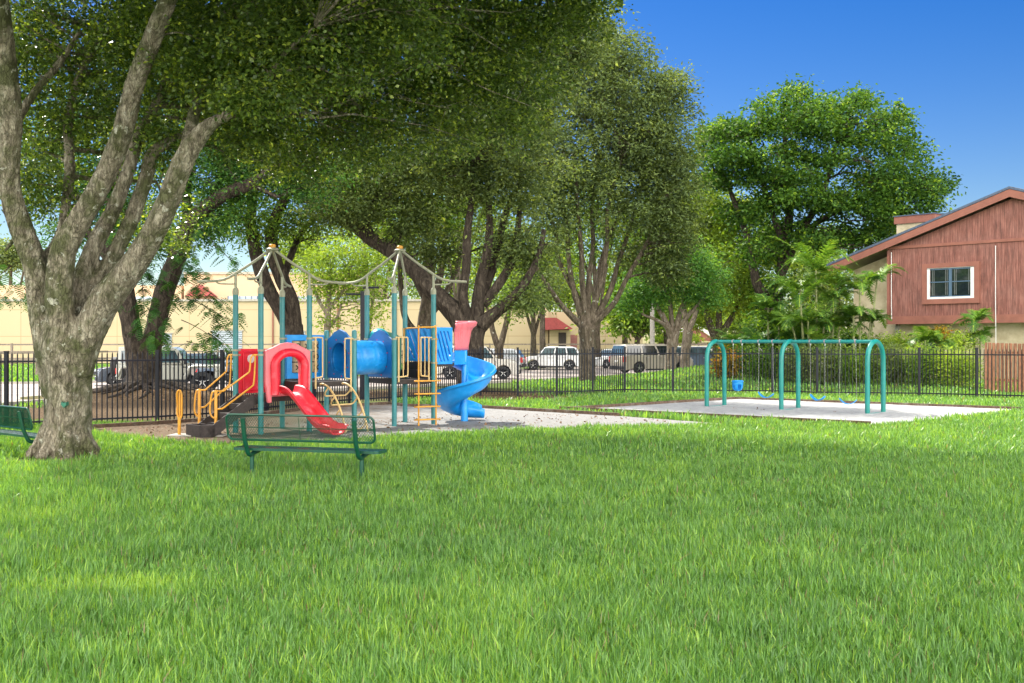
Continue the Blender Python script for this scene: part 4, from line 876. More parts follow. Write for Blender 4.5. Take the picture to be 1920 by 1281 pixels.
    op = arc(.50, 1.55, .235, .26, 0, 180, 18); open_ = [(.735, .93)]+op+[(.265, .93)]
    outer = [(.09, .72), (.16, .72), (.16, .86), (.84, .86), (.84, .72), (.93, .72), (.955, 1.2), (.955, 1.88), (.80, 1.97), (.66, 2.05), (.5, 2.08), (.34, 2.05), (.20, 1.97), (.04, 1.9), (.04, 1.2)]
    hood = plate(hf, outer, .10, [open_]).build('slide_hood', M['pink'], root, smooth=True, bevel=.025, seg=3)
    rim = [(.80, .90), (.80, 1.2)]+arc(.5, 1.53, .31, .32, 0, 180, 18)+[(.20, 1.2), (.20, .90)]
    mb = MB(); mb.tube([hf(u, z, .09) for u, z in rim], .095, 12); mb.build('hood_rim', M['red'], hood, smooth=True)
    # red slide
    def chute(path, w, wall, mat, name, thick=.03, parent=root, bank=None):
        prof = [(-w/2-.05, wall-.03), (-w/2-.03, wall), (-w/2, wall-.01), (-w/2+.03, .06), (-w/2+.09, .0), (0, -.015), (w/2-.09, .0), (w/2-.03, .06), (w/2, wall-.01), (w/2+.03, wall), (w/2+.05, wall-.03)]
        P = [Vector(p) for p in path]; vs = []; k = len(P); m = len(prof)
        for i in range(k):
            t = (P[min(i+1, k-1)]-P[max(i-1, 0)]).normalized(); s_ = Vector((t.y, -t.x, 0)).normalized(); up = s_.cross(t)
            for a, b in prof: vs.append(P[i]+s_*a+up*b)
        mb = MB(); mb.add(vs, [(i*m+j, i*m+j+1, (i+1)*m+j+1, (i+1)*m+j) for i in range(k-1) for j in range(m-1)])
        return mb.build(name, mat, parent, smooth=True, solid=thick, sub=1)
    c0 = hf(.5, 0)-n*.05; pr = [(0, .90), (.15, .90), (.32, .86), (.55, .70), (.8, .50), (1.05, .31), (1.25, .18), (1.45, .11), (1.7, .10), (1.78, .085)]
    side = d*.0
    P, _ = smooth_path([(*(c0+n*a*1.02+d*(.12*a/1.8)).to_tuple()[:2], z, 1) for a, z in pr], 3)
    chute(P, .46, .20, M['red'], 'red_slide')
    # steps on the P1-P2 side
    A1 = V3('P1', 0); B1 = V3('P2', 0); d1 = (B1-A1).normalized(); n1 = Vector((d1.y, -d1.x, 0)); mid = (A1+B1)/2
    f3 = Vector((-.74, -.67, 0)).normalized(); s3 = Vector((f3.y, -f3.x, 0)); 
    st = MB()
    for k in range(4):
        z = .86-.2*(k+1)+.02; c = mid+f3*(.16+.27*k); rz = math.atan2(s3.y, s3.x)
        st.box((c.x, c.y, z), (.62, .30, .04), rz); e = c+f3*.145; st.box((e.x, e.y, z-.07), (.62, .02, .10), rz)
    steps = st.build('stairs', M['deck'], root, bevel=.006)
    for sg in (-1, 1):
        mb = MB(); a = mid+s3*sg*.33; q0 = a+Vector((0, 0, .82)); q1 = a+f3*1.12+Vector((0, 0, .08))
        mb.beam(q0, q1, .03, .24); mb.build('stringer', M['deck'], steps)
    c = mid+f3*1.17; mb = MB(); rz = math.atan2(s3.y, s3.x)
    for (o1, o2, w1, w2) in ((0, .16, .66, .03), (0, -.16, .66, .03), (.33, 0, .03, .34), (-.33, 0, .03, .34)):
        q = c+s3*o1+f3*o2; mb.box((q.x, q.y, .14), (w1, w2, .27), rz)
    mb.box((c.x, c.y, .04), (.62, .3, .04), rz); mb.build('bottom_step', M['deck'], steps)
    # yellow stair rails
    def rail(B, T, zo=0):
        B = Vector((*B, 0)); T = Vector((*T, 0))
        def q(t, z): v = B.lerp(T, t); return (v.x, v.y, z, 1)
        P, _ = smooth_path([q(.0, .39), q(-.09, .44), q(-.13, .56), q(-.12, .75), q(-.09, .95), q(-.02, 1.0), q(.15, 1.0), q(.22, 1.04), q(.68, 1.37), q(.745, 1.44), q(.76, 1.55), q(.77, 1.7), q(.82, 1.79), q(.93, 1.80), q(1, 1.80)], 3)
        mb = MB(); mb.tube(P, .019, 8); P, _ = smooth_path([q(.02, .60), q(.12, .61), q(.2, .65), q(.78, 1.08), q(.83, 1.14), q(.85, 1.25), q(.87, 1.6), q(.87, 1.79)], 3); mb.tube(P, .019, 8)
        r_ = mb.build('handrail', M['yellow'], root, smooth=True)
        mb = MB(); mb.lathe([(.036, -.05), (.036, 1.0), (.02, 1.03)], (B.x, B.y, 0), n=12); mb.build('rail_post', M['yellow'], r_, smooth=True)
    rail((-6.56, 25.4), PG['P2']); rail((-7.09, 26.0), PG['P1'])
    # decks' blue frame panel with the noughts and crosses drums (P3-R1)
    f, L = plane('P3', 'R1')
    fp = plate(f, [(0.02, 1.2), (.98, 1.2), (.98, 2.26), (.02, 2.26)], .07, [[(.16, 1.34), (.84, 1.34), (.84, 2.12), (.16, 2.12)]]).build('game_panel', M['blue'], root, bevel=.012)
    for r_ in range(3):
        for c_ in range(3):
            u = .27+.23*c_; z = 1.47+.26*r_; mb = MB(); mb.tube([f(u, z-.115), f(u, z+.115)], .10, 14); dr = mb.build('game_drum', M['drum'], fp, smooth=True)
            mb = MB()
            if (r_*2+c_) % 3 != 1:
                for s_ in (-1, 1): mb.beam(f(u-.055, z-s_*.055, .102), f(u+.055, z+s_*.055, .102), .014, .02, up=(0, 0, 1))
            else:
                P = [f(u+.055/L*1.2*math.cos(R(a)), z+.06*math.sin(R(a)), .10) for a in range(0, 361, 30)]; mb.tube(P, .011, 6, cap=False)
            mb.build('game_mark', M['black'], dr)
    # tunnel and its end panels
    cz = 1.70; tr = .40
    arch = lambda: [(0.02, 1.2), (.98, 1.2), (.98, 2.17), (.86, 2.22), (.72, 2.33), (.5, 2.40), (.28, 2.33), (.14, 2.22), (.02, 2.17)]
    mids = []
    for a, b in (('R1', 'R2'), ('Q1', 'Q2')):
        f, L = plane(a, b); hole = [(.5+tr*.93/L*math.cos(R(t)), cz+tr*.93*math.sin(R(t))) for t in range(0, 360, 12)]
        pn = plate(f, arch(), .06, [hole]).build('tunnel_panel', M['blue_dark'], root, bevel=.012); mids.append(f(.5, cz))
        mb = MB(); P = [f(.5+tr*1.02/L*math.cos(R(t)), cz+tr*1.02*math.sin(R(t)), -.04) for t in range(0, 361, 12)]; mb.tube(P, .035, 8, cap=False); mb.build('tunnel_rim', M['blue'], pn, smooth=True)
        mb = MB()
        for t in range(15, 360, 45): q = f(.5+tr*1.14/L*math.cos(R(t)), cz+tr*1.14*math.sin(R(t)), -.03); q2 = f(.5+tr*1.14/L*math.cos(R(t)), cz+tr*1.14*math.sin(R(t)), .045); mb.tube([q, q2], .014, 8)
        mb.build('panel_bolts', M['red'], pn)
    ax = (mids[1]-mids[0]); Lx = ax.length; ax.normalize(); sd_ = Vector((ax.y, -ax.x, 0)); vs = []; N = 24; m = 40
    for i in range(N+1):
        t = i/N; rr = tr*(1+.035*math.sin(PI*t))
        for j in range(m):
            a = 2*PI*j/m; rj = rr
            for kc in (.33, .67): 
                if abs(t-kc) < .022: rj -= .016
            vs.append(mids[0]+ax*(t*Lx)+sd_*(rj*math.cos(a))+Vector((0, 0, rj*math.sin(a))))
    mb = MB(); mb.add(vs, [(i*m+j, i*m+(j+1) % m, (i+1)*m+(j+1) % m, (i+1)*m+j) for i in range(N) for j in range(m)])
    tn = mb.build('tunnel', M['blue'], root, smooth=True, solid=.02)
    mb = MB()
    for t, aa, ra in ((.2, 8, .085), (.5, 4, .10), (.8, 8, .085)):
        P = []
        for k in range(0, 361, 24):
            a = R(aa-2)+math.sin(R(k))*ra/tr*1.3; tt = t+math.cos(R(k))*ra*.55/Lx; rr = tr*(1.035); P.append(mids[0]+ax*(tt*Lx)+sd_*(rr*math.cos(a))+Vector((0, 0, rr*math.sin(a))))
        mb.tube(P, .012, 6, cap=False)
    for t0, a0, t1, a1 in ((.35, 75, .5, 40), (.6, 60, .8, 72), (.6, -35, .95, 2), (.2, -50, .45, -42)):
        mb.tube([mids[0]+ax*((t0+(t1-t0)*k/6)*Lx)+sd_*(tr*1.03*math.cos(R(a0+(a1-a0)*k/6)))+Vector((0, 0, tr*1.03*math.sin(R(a0+(a1-a0)*k/6)))) for k in range(7)], .011, 6)
    mb.build('tunnel_relief', M['blue'], tn, smooth=True)
    # green panel Q1-Q3 with a teal dome
    f, L = plane('Q1', 'Q3')
    gpn = plate(f, [(.02, 1.2), (.98, 1.2), (.98, 2.2), (.8, 2.3), (.5, 2.36), (.2, 2.3), (.02, 2.2)], .06).build('back_panel', M['green_panel'], root, bevel=.012)
    mb = MB(); c = f(.28, 2.2); mb.lathe([(.26*math.cos(R(a)), .24*math.sin(R(a))) for a in range(0, 86, 12)], c, n=24); mb.build('bubble_dome', M['teal_dome'], gpn, smooth=True)
    # loop rails at the climber opening
    def loop_rail(base, dirv, zt, zb, w_, low, mat, bars=0):
        b = Vector((*base, 0)); dv = Vector((*dirv, 0)).normalized()
        P, _ = smooth_path([(*b.to_tuple()[:2], zt, 1), (*(b+dv*(w_-.05)).to_tuple()[:2], zt, 1), (*(b+dv*w_).to_tuple()[:2], zt-.05, 1), (*(b+dv*w_).to_tuple()[:2], (zt+zb)/2, 1), (*(b+dv*w_).to_tuple()[:2], zb+.05, 1), (*(b+dv*(w_-.05)).to_tuple()[:2], zb, 1), (*(b+dv*.10).to_tuple()[:2], zb-.015, 1)], 3)
        mb = MB(); mb.tube(P, .017, 8); q = b+dv*.09; mb.tube([(q.x, q.y, zt), (q.x, q.y, low)], .021, 8)
        for k in range(bars): q = b+dv*(.09+(w_-.09)*(k+1)/(bars+1)); mb.tube([(q.x, q.y, zt), (q.x, q.y, zb)], .013, 8)
        mb.build('grab_rail', mat, root, smooth=True)
    e = (PG['R2'][0]-PG['P4'][0], PG['R2'][1]-PG['P4'][1]); en = Vector((e[1], -e[0])).normalized()*.05
    loop_rail((PG['P4'][0]+en.x+.04, PG['P4'][1]+en.y), e, 2.19, 1.27, .29, 1.0, M['cream']); loop_rail((PG['R2'][0]+en.x-.04, PG['R2'][1]+en.y), (-e[0], -e[1]), 2.17, 1.22, .27, .9, M['cream'])
    e2 = (PG['Q4'][0]-PG['Q2'][0], PG['Q4'][1]-PG['Q2'][1])
    loop_rail((PG['Q2'][0]+.04, PG['Q2'][1]-.07), e2, 2.2, 1.24, .36, 1.1, M['cream'], 1); loop_rail((PG['Q4'][0]-.04, PG['Q4'][1]-.09), (-e2[0], -e2[1]), 2.2, 1.24, .33, 1.1, M['cream'], 1)
    # arched climber
    ed = Vector((*e, 0)); Le = ed.length; ed.normalize(); en3 = Vector((ed.y, -ed.x, 0))
    def cp(s_, o, z): q = V3('P4', 0)+ed*s_+en3*o; return (q.x, q.y, z, 1)
    prof = [(.05, 1.10), (.15, 1.11), (.33, 1.05), (.55, .88), (.75, .62), (.90, .33), (.99, .05), (1.01, -.04)]
    cl = thing('climber', None, None, (0, 0, 0)); bpy.data.objects.remove(cl)
    mb = MB()
    for s_ in (.28, .28+.64): P, _ = smooth_path([cp(s_, o, z) for o, z in prof], 4); mb.tube(P, .024, 10)
    ac = mb.build('arch_climber', M['cream'], root, smooth=True)
    for o, z in ((.36, 1.03), (.60, .83), (.80, .55), (.93, .26)):
        P, _ = smooth_path([cp(.28, o, z), cp(.25, o-.08, z-.10), cp(.30, o-.16, z-.19), cp(.42, o-.18, z-.20), cp(.78, o-.18, z-.20), cp(.90, o-.16, z-.19), cp(.95, o-.08, z-.10), cp(.92, o, z)], 4)
        mb = MB(); mb.tube(P, .018, 8); mb.build('rung', M['cream'], ac, smooth=True)
    # yellow ladder
    la = Vector((*gp(785, 799.5), 0)); lb = Vector((*gp(817.5, 798), 0)); ld = (lb-la).normalized(); ln = Vector((ld.y, -ld.x, 0)); mb = MB()
    q = la-ld*0
    P, _ = smooth_path([(*la.to_tuple()[:2], -.05, 1), (*la.to_tuple()[:2], 1.2, 1), (*la.to_tuple()[:2], 2.40, 1), (*(la+ld*.03).to_tuple()[:2], 2.45, 1), (*lb.lerp(la, .3).to_tuple()[:2], 2.46, 1), (*(lb-ld*.05).to_tuple()[:2], 2.46, 1), (*lb.to_tuple()[:2], 2.40, 1), (*lb.to_tuple()[:2], 1.2, 1), (*lb.to_tuple()[:2], -.05, 1)], 3)
    mb.tube(P, .020, 8); Q3 = V3('Q3', 2.44); mb.tube([la+Vector((0, 0, 2.44)), (Q3.x, Q3.y, 2.44)], .017, 8)
    q3 = Vector((Q3.x-.02, Q3.y-.08, 0)); mb.tube([(q3.x, q3.y, 2.44), (q3.x, q3.y, 1.1)], .02, 8)
    ldr = mb.build('ladder_frame', M['yellow'], root, smooth=True)
    for z in (.16, .48, .80, 1.12):
        c1 = la-ld*.12; c2 = lb+ld*.12; P = [c1+ln*.0, c1+ln*.06-ld*-.03, c2+ln*.06-ld*.03, c2, c2-ln*.06-ld*.03, c1-ln*.06+ld*.03, c1]
        mb = MB(); mb.tube([(p.x, p.y, z) for p in P], .017, 8, cap=False); mb.build('rung', M['yellow'], ldr, smooth=True)
    # blue slatted panels and black step box of the upper deck
    def slat_panel(f, L, z0, z1):
        holes = []
        for k, (u, zlo, zhi) in enumerate([(.12, .08, .38), (.12, .42, .86), (.40, .08, .92), (.66, .10, .90), (.80, .42, .90)]):
            h = z1-z0; a0 = (u, z0+h*zhi); ln_ = (zhi-zlo)*h; dx = ln_*.45/L; w_ = .045/L
            if a0[0]+dx+w_ > .95: dx = .95-w_-a0[0]
            holes.append([(a0[0], a0[1]), (a0[0]+dx, z0+h*zlo), (a0[0]+dx+w_, z0+h*zlo), (a0[0]+w_, a0[1])])
        # keep slots apart
        return plate(f, [(0, z0), (1, z0), (1, z1), (0, z1)], .06, [holes[0], holes[2], holes[4]] if L < .5 else [[(.06, z0+.34), (.26, z0+.07), (.355, z0+.07), (.06+.05, z0+.40)], [(.06, z0+.76), (.46, z0+.07), (.555, z0+.07), (.10, z0+.82)], [(.20, z0+.84), (.68, z0+.08), (.775, z0+.08), (.295, z0+.84)], [(.42, z0+.84), (.82, z0+.20), (.90, z0+.24), (.515, z0+.84)], [(.64, z0+.84), (.84, z0+.54), (.90, z0+.60), (.735, z0+.84)]]).build('slatted_panel', M['blue'], root, bevel=.008)
    PG['S'] = (-1.50, 29.55); PG['S2'] = (-2.2, 30.35)
    f, L = plane('Q4', 'S'); slat_panel(f, L, 1.52, 2.46)
    f, L = plane('Q3', 'Q4', .0); slat_panel(f, L, 1.60, 2.42)
    mb = MB(); poly = [V3('Q3', 0), V3('Q4', 0), V3('S', 0), V3('S2', 0)]; mb.prism(poly, lambda p: (p.x, p.y, 1.46), lambda p: (p.x, p.y, 1.56)); mb.build('deck', M['deck'], root)
    mb = MB(); a, b = V3('Q3', 0).lerp(V3('Q4', 0), .1), V3('Q3', 0).lerp(V3('Q4', 0), .9); nn = Vector((-.66, -.75, 0))*.25
    mb.prism([a+nn, b+nn, b, a], lambda p: (p.x, p.y, 1.18), lambda p: (p.x, p.y, 1.38)); mb.prism([a+nn*.4, b+nn*.4, b, a], lambda p: (p.x, p.y, 1.38), lambda p: (p.x, p.y, 1.58)); mb.build('step_box', M['black'], root, bevel=.01)
    # spiral slide around its own pole
    pc = Vector((-1.25, 30.1, 0)); mb = MB(); mb.lathe([(.095, -.05), (.085, .9), (.075, 1.0), (.075, 2.02), (.05, 2.06)], pc, n=20)
    pole = mb.build('spiral_pole', M['blue'], root, smooth=True)
    key = [(168, 1.60), (150, 1.50), (90, 1.28), (45, 1.12), (0, .96), (-45, .78), (-90, .60), (-135, .44), (-180, .29), (-225, .17), (-262, .11)]
    prof = [(.085, .34), (.10, .16), (.17, .05), (.30, .0), (.45, .0), (.60, .05), (.70, .17), (.765, .38), (.785, .43), (.82, .435), (.835, .39), (.82, .355)]
    vs = []; m = len(prof); k = 0
    for a in np.linspace(168, -262, 90):
        z = float(np.interp(-a, [-q[0] for q in key], [q[1] for q in key])); sc = 1.0
        for r_, h in prof: vs.append(pc+Vector((math.cos(R(a))*r_*sc, math.sin(R(a))*r_*sc, z+h))); 
        k += 1
    dirx = Vector((math.cos(R(-262-90)), math.sin(R(-262-90)), 0)); last = vs[-m:]
    for i in range(1, 6):
        for v in last: vs.append(Vector((v.x, v.y, .10+(v.z-.11)*(1-.012*i*i)))+dirx*(.11*i)+Vector((0, -.02*i, -.004*i)))
        k += 1
    mb = MB(); mb.add(vs, [(i*m+j, i*m+j+1, (i+1)*m+j+1, (i+1)*m+j) for i in range(k-1) for j in range(m-1)])
    mb.build('spiral_slide', M['blue'], root, smooth=True, solid=.022)
    # top section walls and the red hood of the spiral slide
    def hood_pt(a, z, r_): return pc+Vector((math.cos(R(a))*r_, math.sin(R(a))*r_, z))
    mb = MB()
    A2 = V3('S', 0)+Vector((.02, .0, 0)); B2 = pc+Vector((.06, -.12, 0))
    vs = []; n_ = 24; rows = ((1.88, 0.0), (1.97, .02), (2.1, .015), (2.3, .0), (2.40, .03), (2.46, .09), (2.52, .10), (2.56, .05))
    for i in range(n_+1):
        t = i/n_; ang = 200-t*230; 
        if t > .78:
            tt2 = (t-.78)/.22; q = (pc+Vector((.10, .36, 0))).lerp(Vector((-1.50, 30.45, 0)), tt2); o_ = Vector((0, 1, 0)); a = 0
        elif t < .40: q = A2.lerp(B2+Vector((0, -.02, 0)), t/.40); o_ = Vector((.3, -.8, 0)).normalized()
        else:
            tt = (t-.40)/.38; a = R(-80+tt*165); q = None; o_ = Vector((math.cos(a), math.sin(a), 0))
        for z, o in rows:
            rx_ = .07+.15*max(0, min(1, (z-2.0)/.5))
            qq = q if q is not None else pc+Vector((math.cos(a)*rx_, -.12+(math.sin(a)+1)*.26, 0))
            vs.append(qq+o_*o+Vector((0, 0, z+(.12*min(t, .6) if z > 2.2 else .0))))
    m2 = len(rows); mb.add(vs, [(i*m2+j, i*m2+j+1, (i+1)*m2+j+1, (i+1)*m2+j) for i in range(n_) for j in range(m2-1)])
    hd = mb.build('spiral_hood', M['pink'], root, smooth=True, solid=.035)
    mb = MB()
    for t in (.30, .50, .70): q = A2.lerp(B2, t)+Vector((.01, -.03, 0)); mb.tube([q+Vector((0, 0, 2.05)), q+Vector((0, 0, 2.32))], .018, 8)
    mb.build('hood_ribs', M['pink'], hd, smooth=True)
    mb = MB(); mb.prism([A2, B2, B2+Vector((-.1, .5, 0)), A2+Vector((-.4, .5, 0))], lambda p: (p.x, p.y, 1.5), lambda p: (p.x, p.y, 1.57))
    vs = [A2+Vector((0, 0, 1.54)), B2+Vector((-.04, 0, 1.54)), B2+Vector((-.04, 0, 1.87)), A2+Vector((0, 0, 1.87))]; mb.add(vs+[v+Vector((-.01, .03, 0)) for v in vs], [(0, 1, 2, 3), (7, 6, 5, 4), (0, 4, 5, 1), (1, 5, 6, 2), (2, 6, 7, 3), (3, 7, 4, 0)])
    mb.build('slide_entrance', M['blue'], root, bevel=.005)
    return root
playground()
# loose hand hold post at the foot of the stairs
t = thing('hand_loop', 'lone yellow loop handled post left of the stair rails', 'hand loop', (-7.37, 25.4, 0)); bx, by = -7.37, 25.4
mb = MB(); mb.lathe([(.036, -.05), (.036, .42)], (bx, by, 0), n=12); mb.build('post', M['yellow'], t, smooth=True)
mb = MB(); P, _ = smooth_path([(bx, by, .38, 1), (bx+.05, by, .46, 1), (bx+.055, by, .7, 1), (bx+.05, by, .95, 1), (bx, by, 1.02, 1), (bx-.05, by, .96, 1), (bx-.06, by+.05, .7, 1), (bx-.05, by, .5, 1), (bx, by, .38, 1)], 4); mb.tube(P, .019, 8, cap=False)
mb.tube([(bx, by+.03, .42), (bx, by+.03, 1.0)], .026, 8); mb.build('handle', M['yellow'], t, smooth=True)
mb = MB(); c = (gp(372, 818)); mb.box((c[0], c[1], .025), (1.25, .55, .03), R(-4)); tag(mb.build('ground_pad', M['concrete'], None, bevel=.01), 'grey flat pad under the yellow stair rails', 'pad')

# ------------------------------------------------------------------ swings
def swings():
    A = Vector((6.50, 36.6, 0)); B = Vector((10.46, 33.0, 0)); d = (B-A).normalized(); n = Vector((-d.y, d.x, 0)); zt = 2.10; hw = .52
    root = thing('swing_frame', 'teal swing frame of three tubular arches joined by one top beam', 'swing set', ((A+B)/2).to_tuple())
    for t in (0, .49, 1):
        c = A.lerp(B, t); P = [c-n*hw+Vector((0, 0, -.05)), c-n*hw+Vector((0, 0, .8)), c-n*hw+Vector((0, 0, 1.42))]
        for a in range(168, 0, -12): P.append(c+n*(hw*math.cos(R(a)))+Vector((0, 0, 1.5+(zt-1.5)*math.sin(R(a))**.85)))
        P += [c+n*hw+Vector((0, 0, 1.42)), c+n*hw+Vector((0, 0, .8)), c+n*hw+Vector((0, 0, -.05))]
        mb = MB(); mb.tube(P, .069, 16); ar = mb.build('arch', M['swing_teal'], root, smooth=True)
        mb = MB(); mb.tube([c-n*hw+Vector((0, 0, .03)), c+n*hw+Vector((0, 0, .03))], .028, 8); mb.build('foot_bar', M['swing_teal'], ar, smooth=True)
    mb = MB(); mb.tube([A+Vector((0, 0, zt)), B+Vector((0, 0, zt))], .052, 14); bm_ = mb.build('top_beam', M['swing_teal'], root, smooth=True)
    L = (B-A).length; hangs = []
    def pos(pxx):                        # beam parameter under a pixel column
        k = (pxx-CX)/F; t = (k*A.y-A.x)/((B.x-A.x)-k*(B.y-A.y)); return t
    def hanger(t):
        c = A.lerp(B, t)+Vector((0, 0, zt)); mb = MB(); mb.tube([c-d*.02, c+d*.02], .072, 14); mb.box(c-Vector((0, 0, .09)), (.03, .03, .06)); mb.build('hanger', M['steel'], bm_, smooth=True); return c-Vector((0, 0, .11))
    sp = .24
    def chain(mb, a, b):
        k = int((b-a).length/.045)
        mb.tube([a, b], .003, 5)
        for i in range(k): q = a.lerp(b, (i+.5)/k); mb.box(q, (.010 if i % 2 else .005, .005 if i % 2 else .010, .03))
    def belt(tp, label, zs, tw):
        c = A.lerp(B, tp); r_ = thing('belt_swing', label, 'swing', (c.x, c.y, zs), 'blue belt swings hanging from the teal frame')
        h1 = hanger(tp-sp/L); h2 = hanger(tp+sp/L); dd = Vector((math.cos(math.atan2(d.y, d.x)+tw), math.sin(math.atan2(d.y, d.x)+tw), 0)); sw = Vector((-dd.y, dd.x, 0))
        e1 = c-dd*.25+Vector((0, 0, zs+.16)); e2 = c+dd*.25+Vector((0, 0, zs+.12)); mb = MB(); chain(mb, h1, e1); mb.build('chain', M['steel'], r_); mb = MB(); chain(mb, h2, e2); mb.build('chain', M['steel'], r_)
        N = 12; vs = []
        for i in range(N+1):
            t_ = i/N; p = e1.lerp(e2, t_)-Vector((0, 0, .15*math.sin(PI*t_)**.8)); wd = .085*(.45+.55*math.sin(PI*t_)**.5)
            vs += [p-sw*wd, p+sw*wd]
        mb = MB(); mb.add(vs, [(2*i, 2*i+1, 2*i+3, 2*i+2) for i in range(N)]); mb.build('seat', M['blue'], r_, smooth=True, solid=.018)
    belt(pos(1436), 'blue belt swing nearest the left side of the middle arch', .38, .1)
    belt(pos(1533), 'blue belt swing just right of the middle arch', .36, -.1)
    belt(pos(1590), 'blue belt swing closest to the right arch', .28, .25)
    tp = pos(1383); c = A.lerp(B, tp); zs = .55; r_ = thing('bucket_swing', 'blue toddler bucket swing with leg holes beside the left arch', 'swing', (c.x, c.y, zs))
    h1 = hanger(tp-.16/L); h2 = hanger(tp+.16/L)
    rim = [c+d*(.17*math.cos(R(a)))+n*(.15*math.sin(R(a)))+Vector((0, 0, zs+.30)) for a in range(0, 361, 20)]
    mb = MB(); chain(mb, h1, c-d*.17+Vector((0, 0, zs+.30))); mb.build('chain', M['steel'], r_); mb = MB(); chain(mb, h2, c+d*.17+Vector((0, 0, zs+.30))); mb.build('chain', M['steel'], r_)
    mb = MB(); mb.tube(rim, .02, 8, cap=False); prof = [(.16, .30), (.165, .2), (.155, .1), (.12, .03), (.05, 0)]; m = 18; vs = []
    for rr, z in prof:
        for j in range(m): a = 2*PI*j/m; vs.append(c+d*(rr*math.cos(a)*1.03)+n*(rr*math.sin(a)*.9)+Vector((0, 0, zs+z)))
    fs = [(i*m+j, i*m+(j+1) % m, (i+1)*m+(j+1) % m, (i+1)*m+j) for i in range(4) for j in range(m) if not (i in (1, 2) and j in (11, 12, 15, 16))]
    mb.add(vs, fs+[tuple(4*m+j for j in range(m))]); mb.build('seat', M['blue'], r_, smooth=True, solid=.015)
swings()

# ------------------------------------------------------------------ lamp post behind the tunnel
lp = px(680, CY, 42); t = thing('lamp_post', 'dark twin headed lamp post behind the right tower', 'lamp post', (lp[0], lp[1], 0))
z1 = px(0, 546, 42)[2]; mb = MB(); mb.box((lp[0], lp[1], z1/2), (.15, .15, z1), R(20)); mb.build('pole', M['iron'], t, bevel=.01)
for s_, zz in ((-1, z1-.12), (1, z1+.12)):
    mb = MB(); mb.tube([(lp[0], lp[1], zz), (lp[0]+s_*.3, lp[1], zz)], .03, 8); mb.box((lp[0]+s_*.42, lp[1], zz+.01), (.36, .24, .07)); mb.build('lamp_head', M['iron'], t, bevel=.02)
lp = px(1223, CY, 86); t = thing('utility_pole', 'pale concrete utility pole behind the silver van', 'utility pole', (lp[0], lp[1], 0))
mb = MB(); mb.tube([(lp[0], lp[1], 0), (lp[0], lp[1], 9)], [.2, .12], 12); mb.build('pole', M['concrete'], t, smooth=True)
mb = MB(); mb.box((lp[0], lp[1], 8.7), (2.0, .1, .1)); mb.build('crossarm', M['grey_wood'], t)

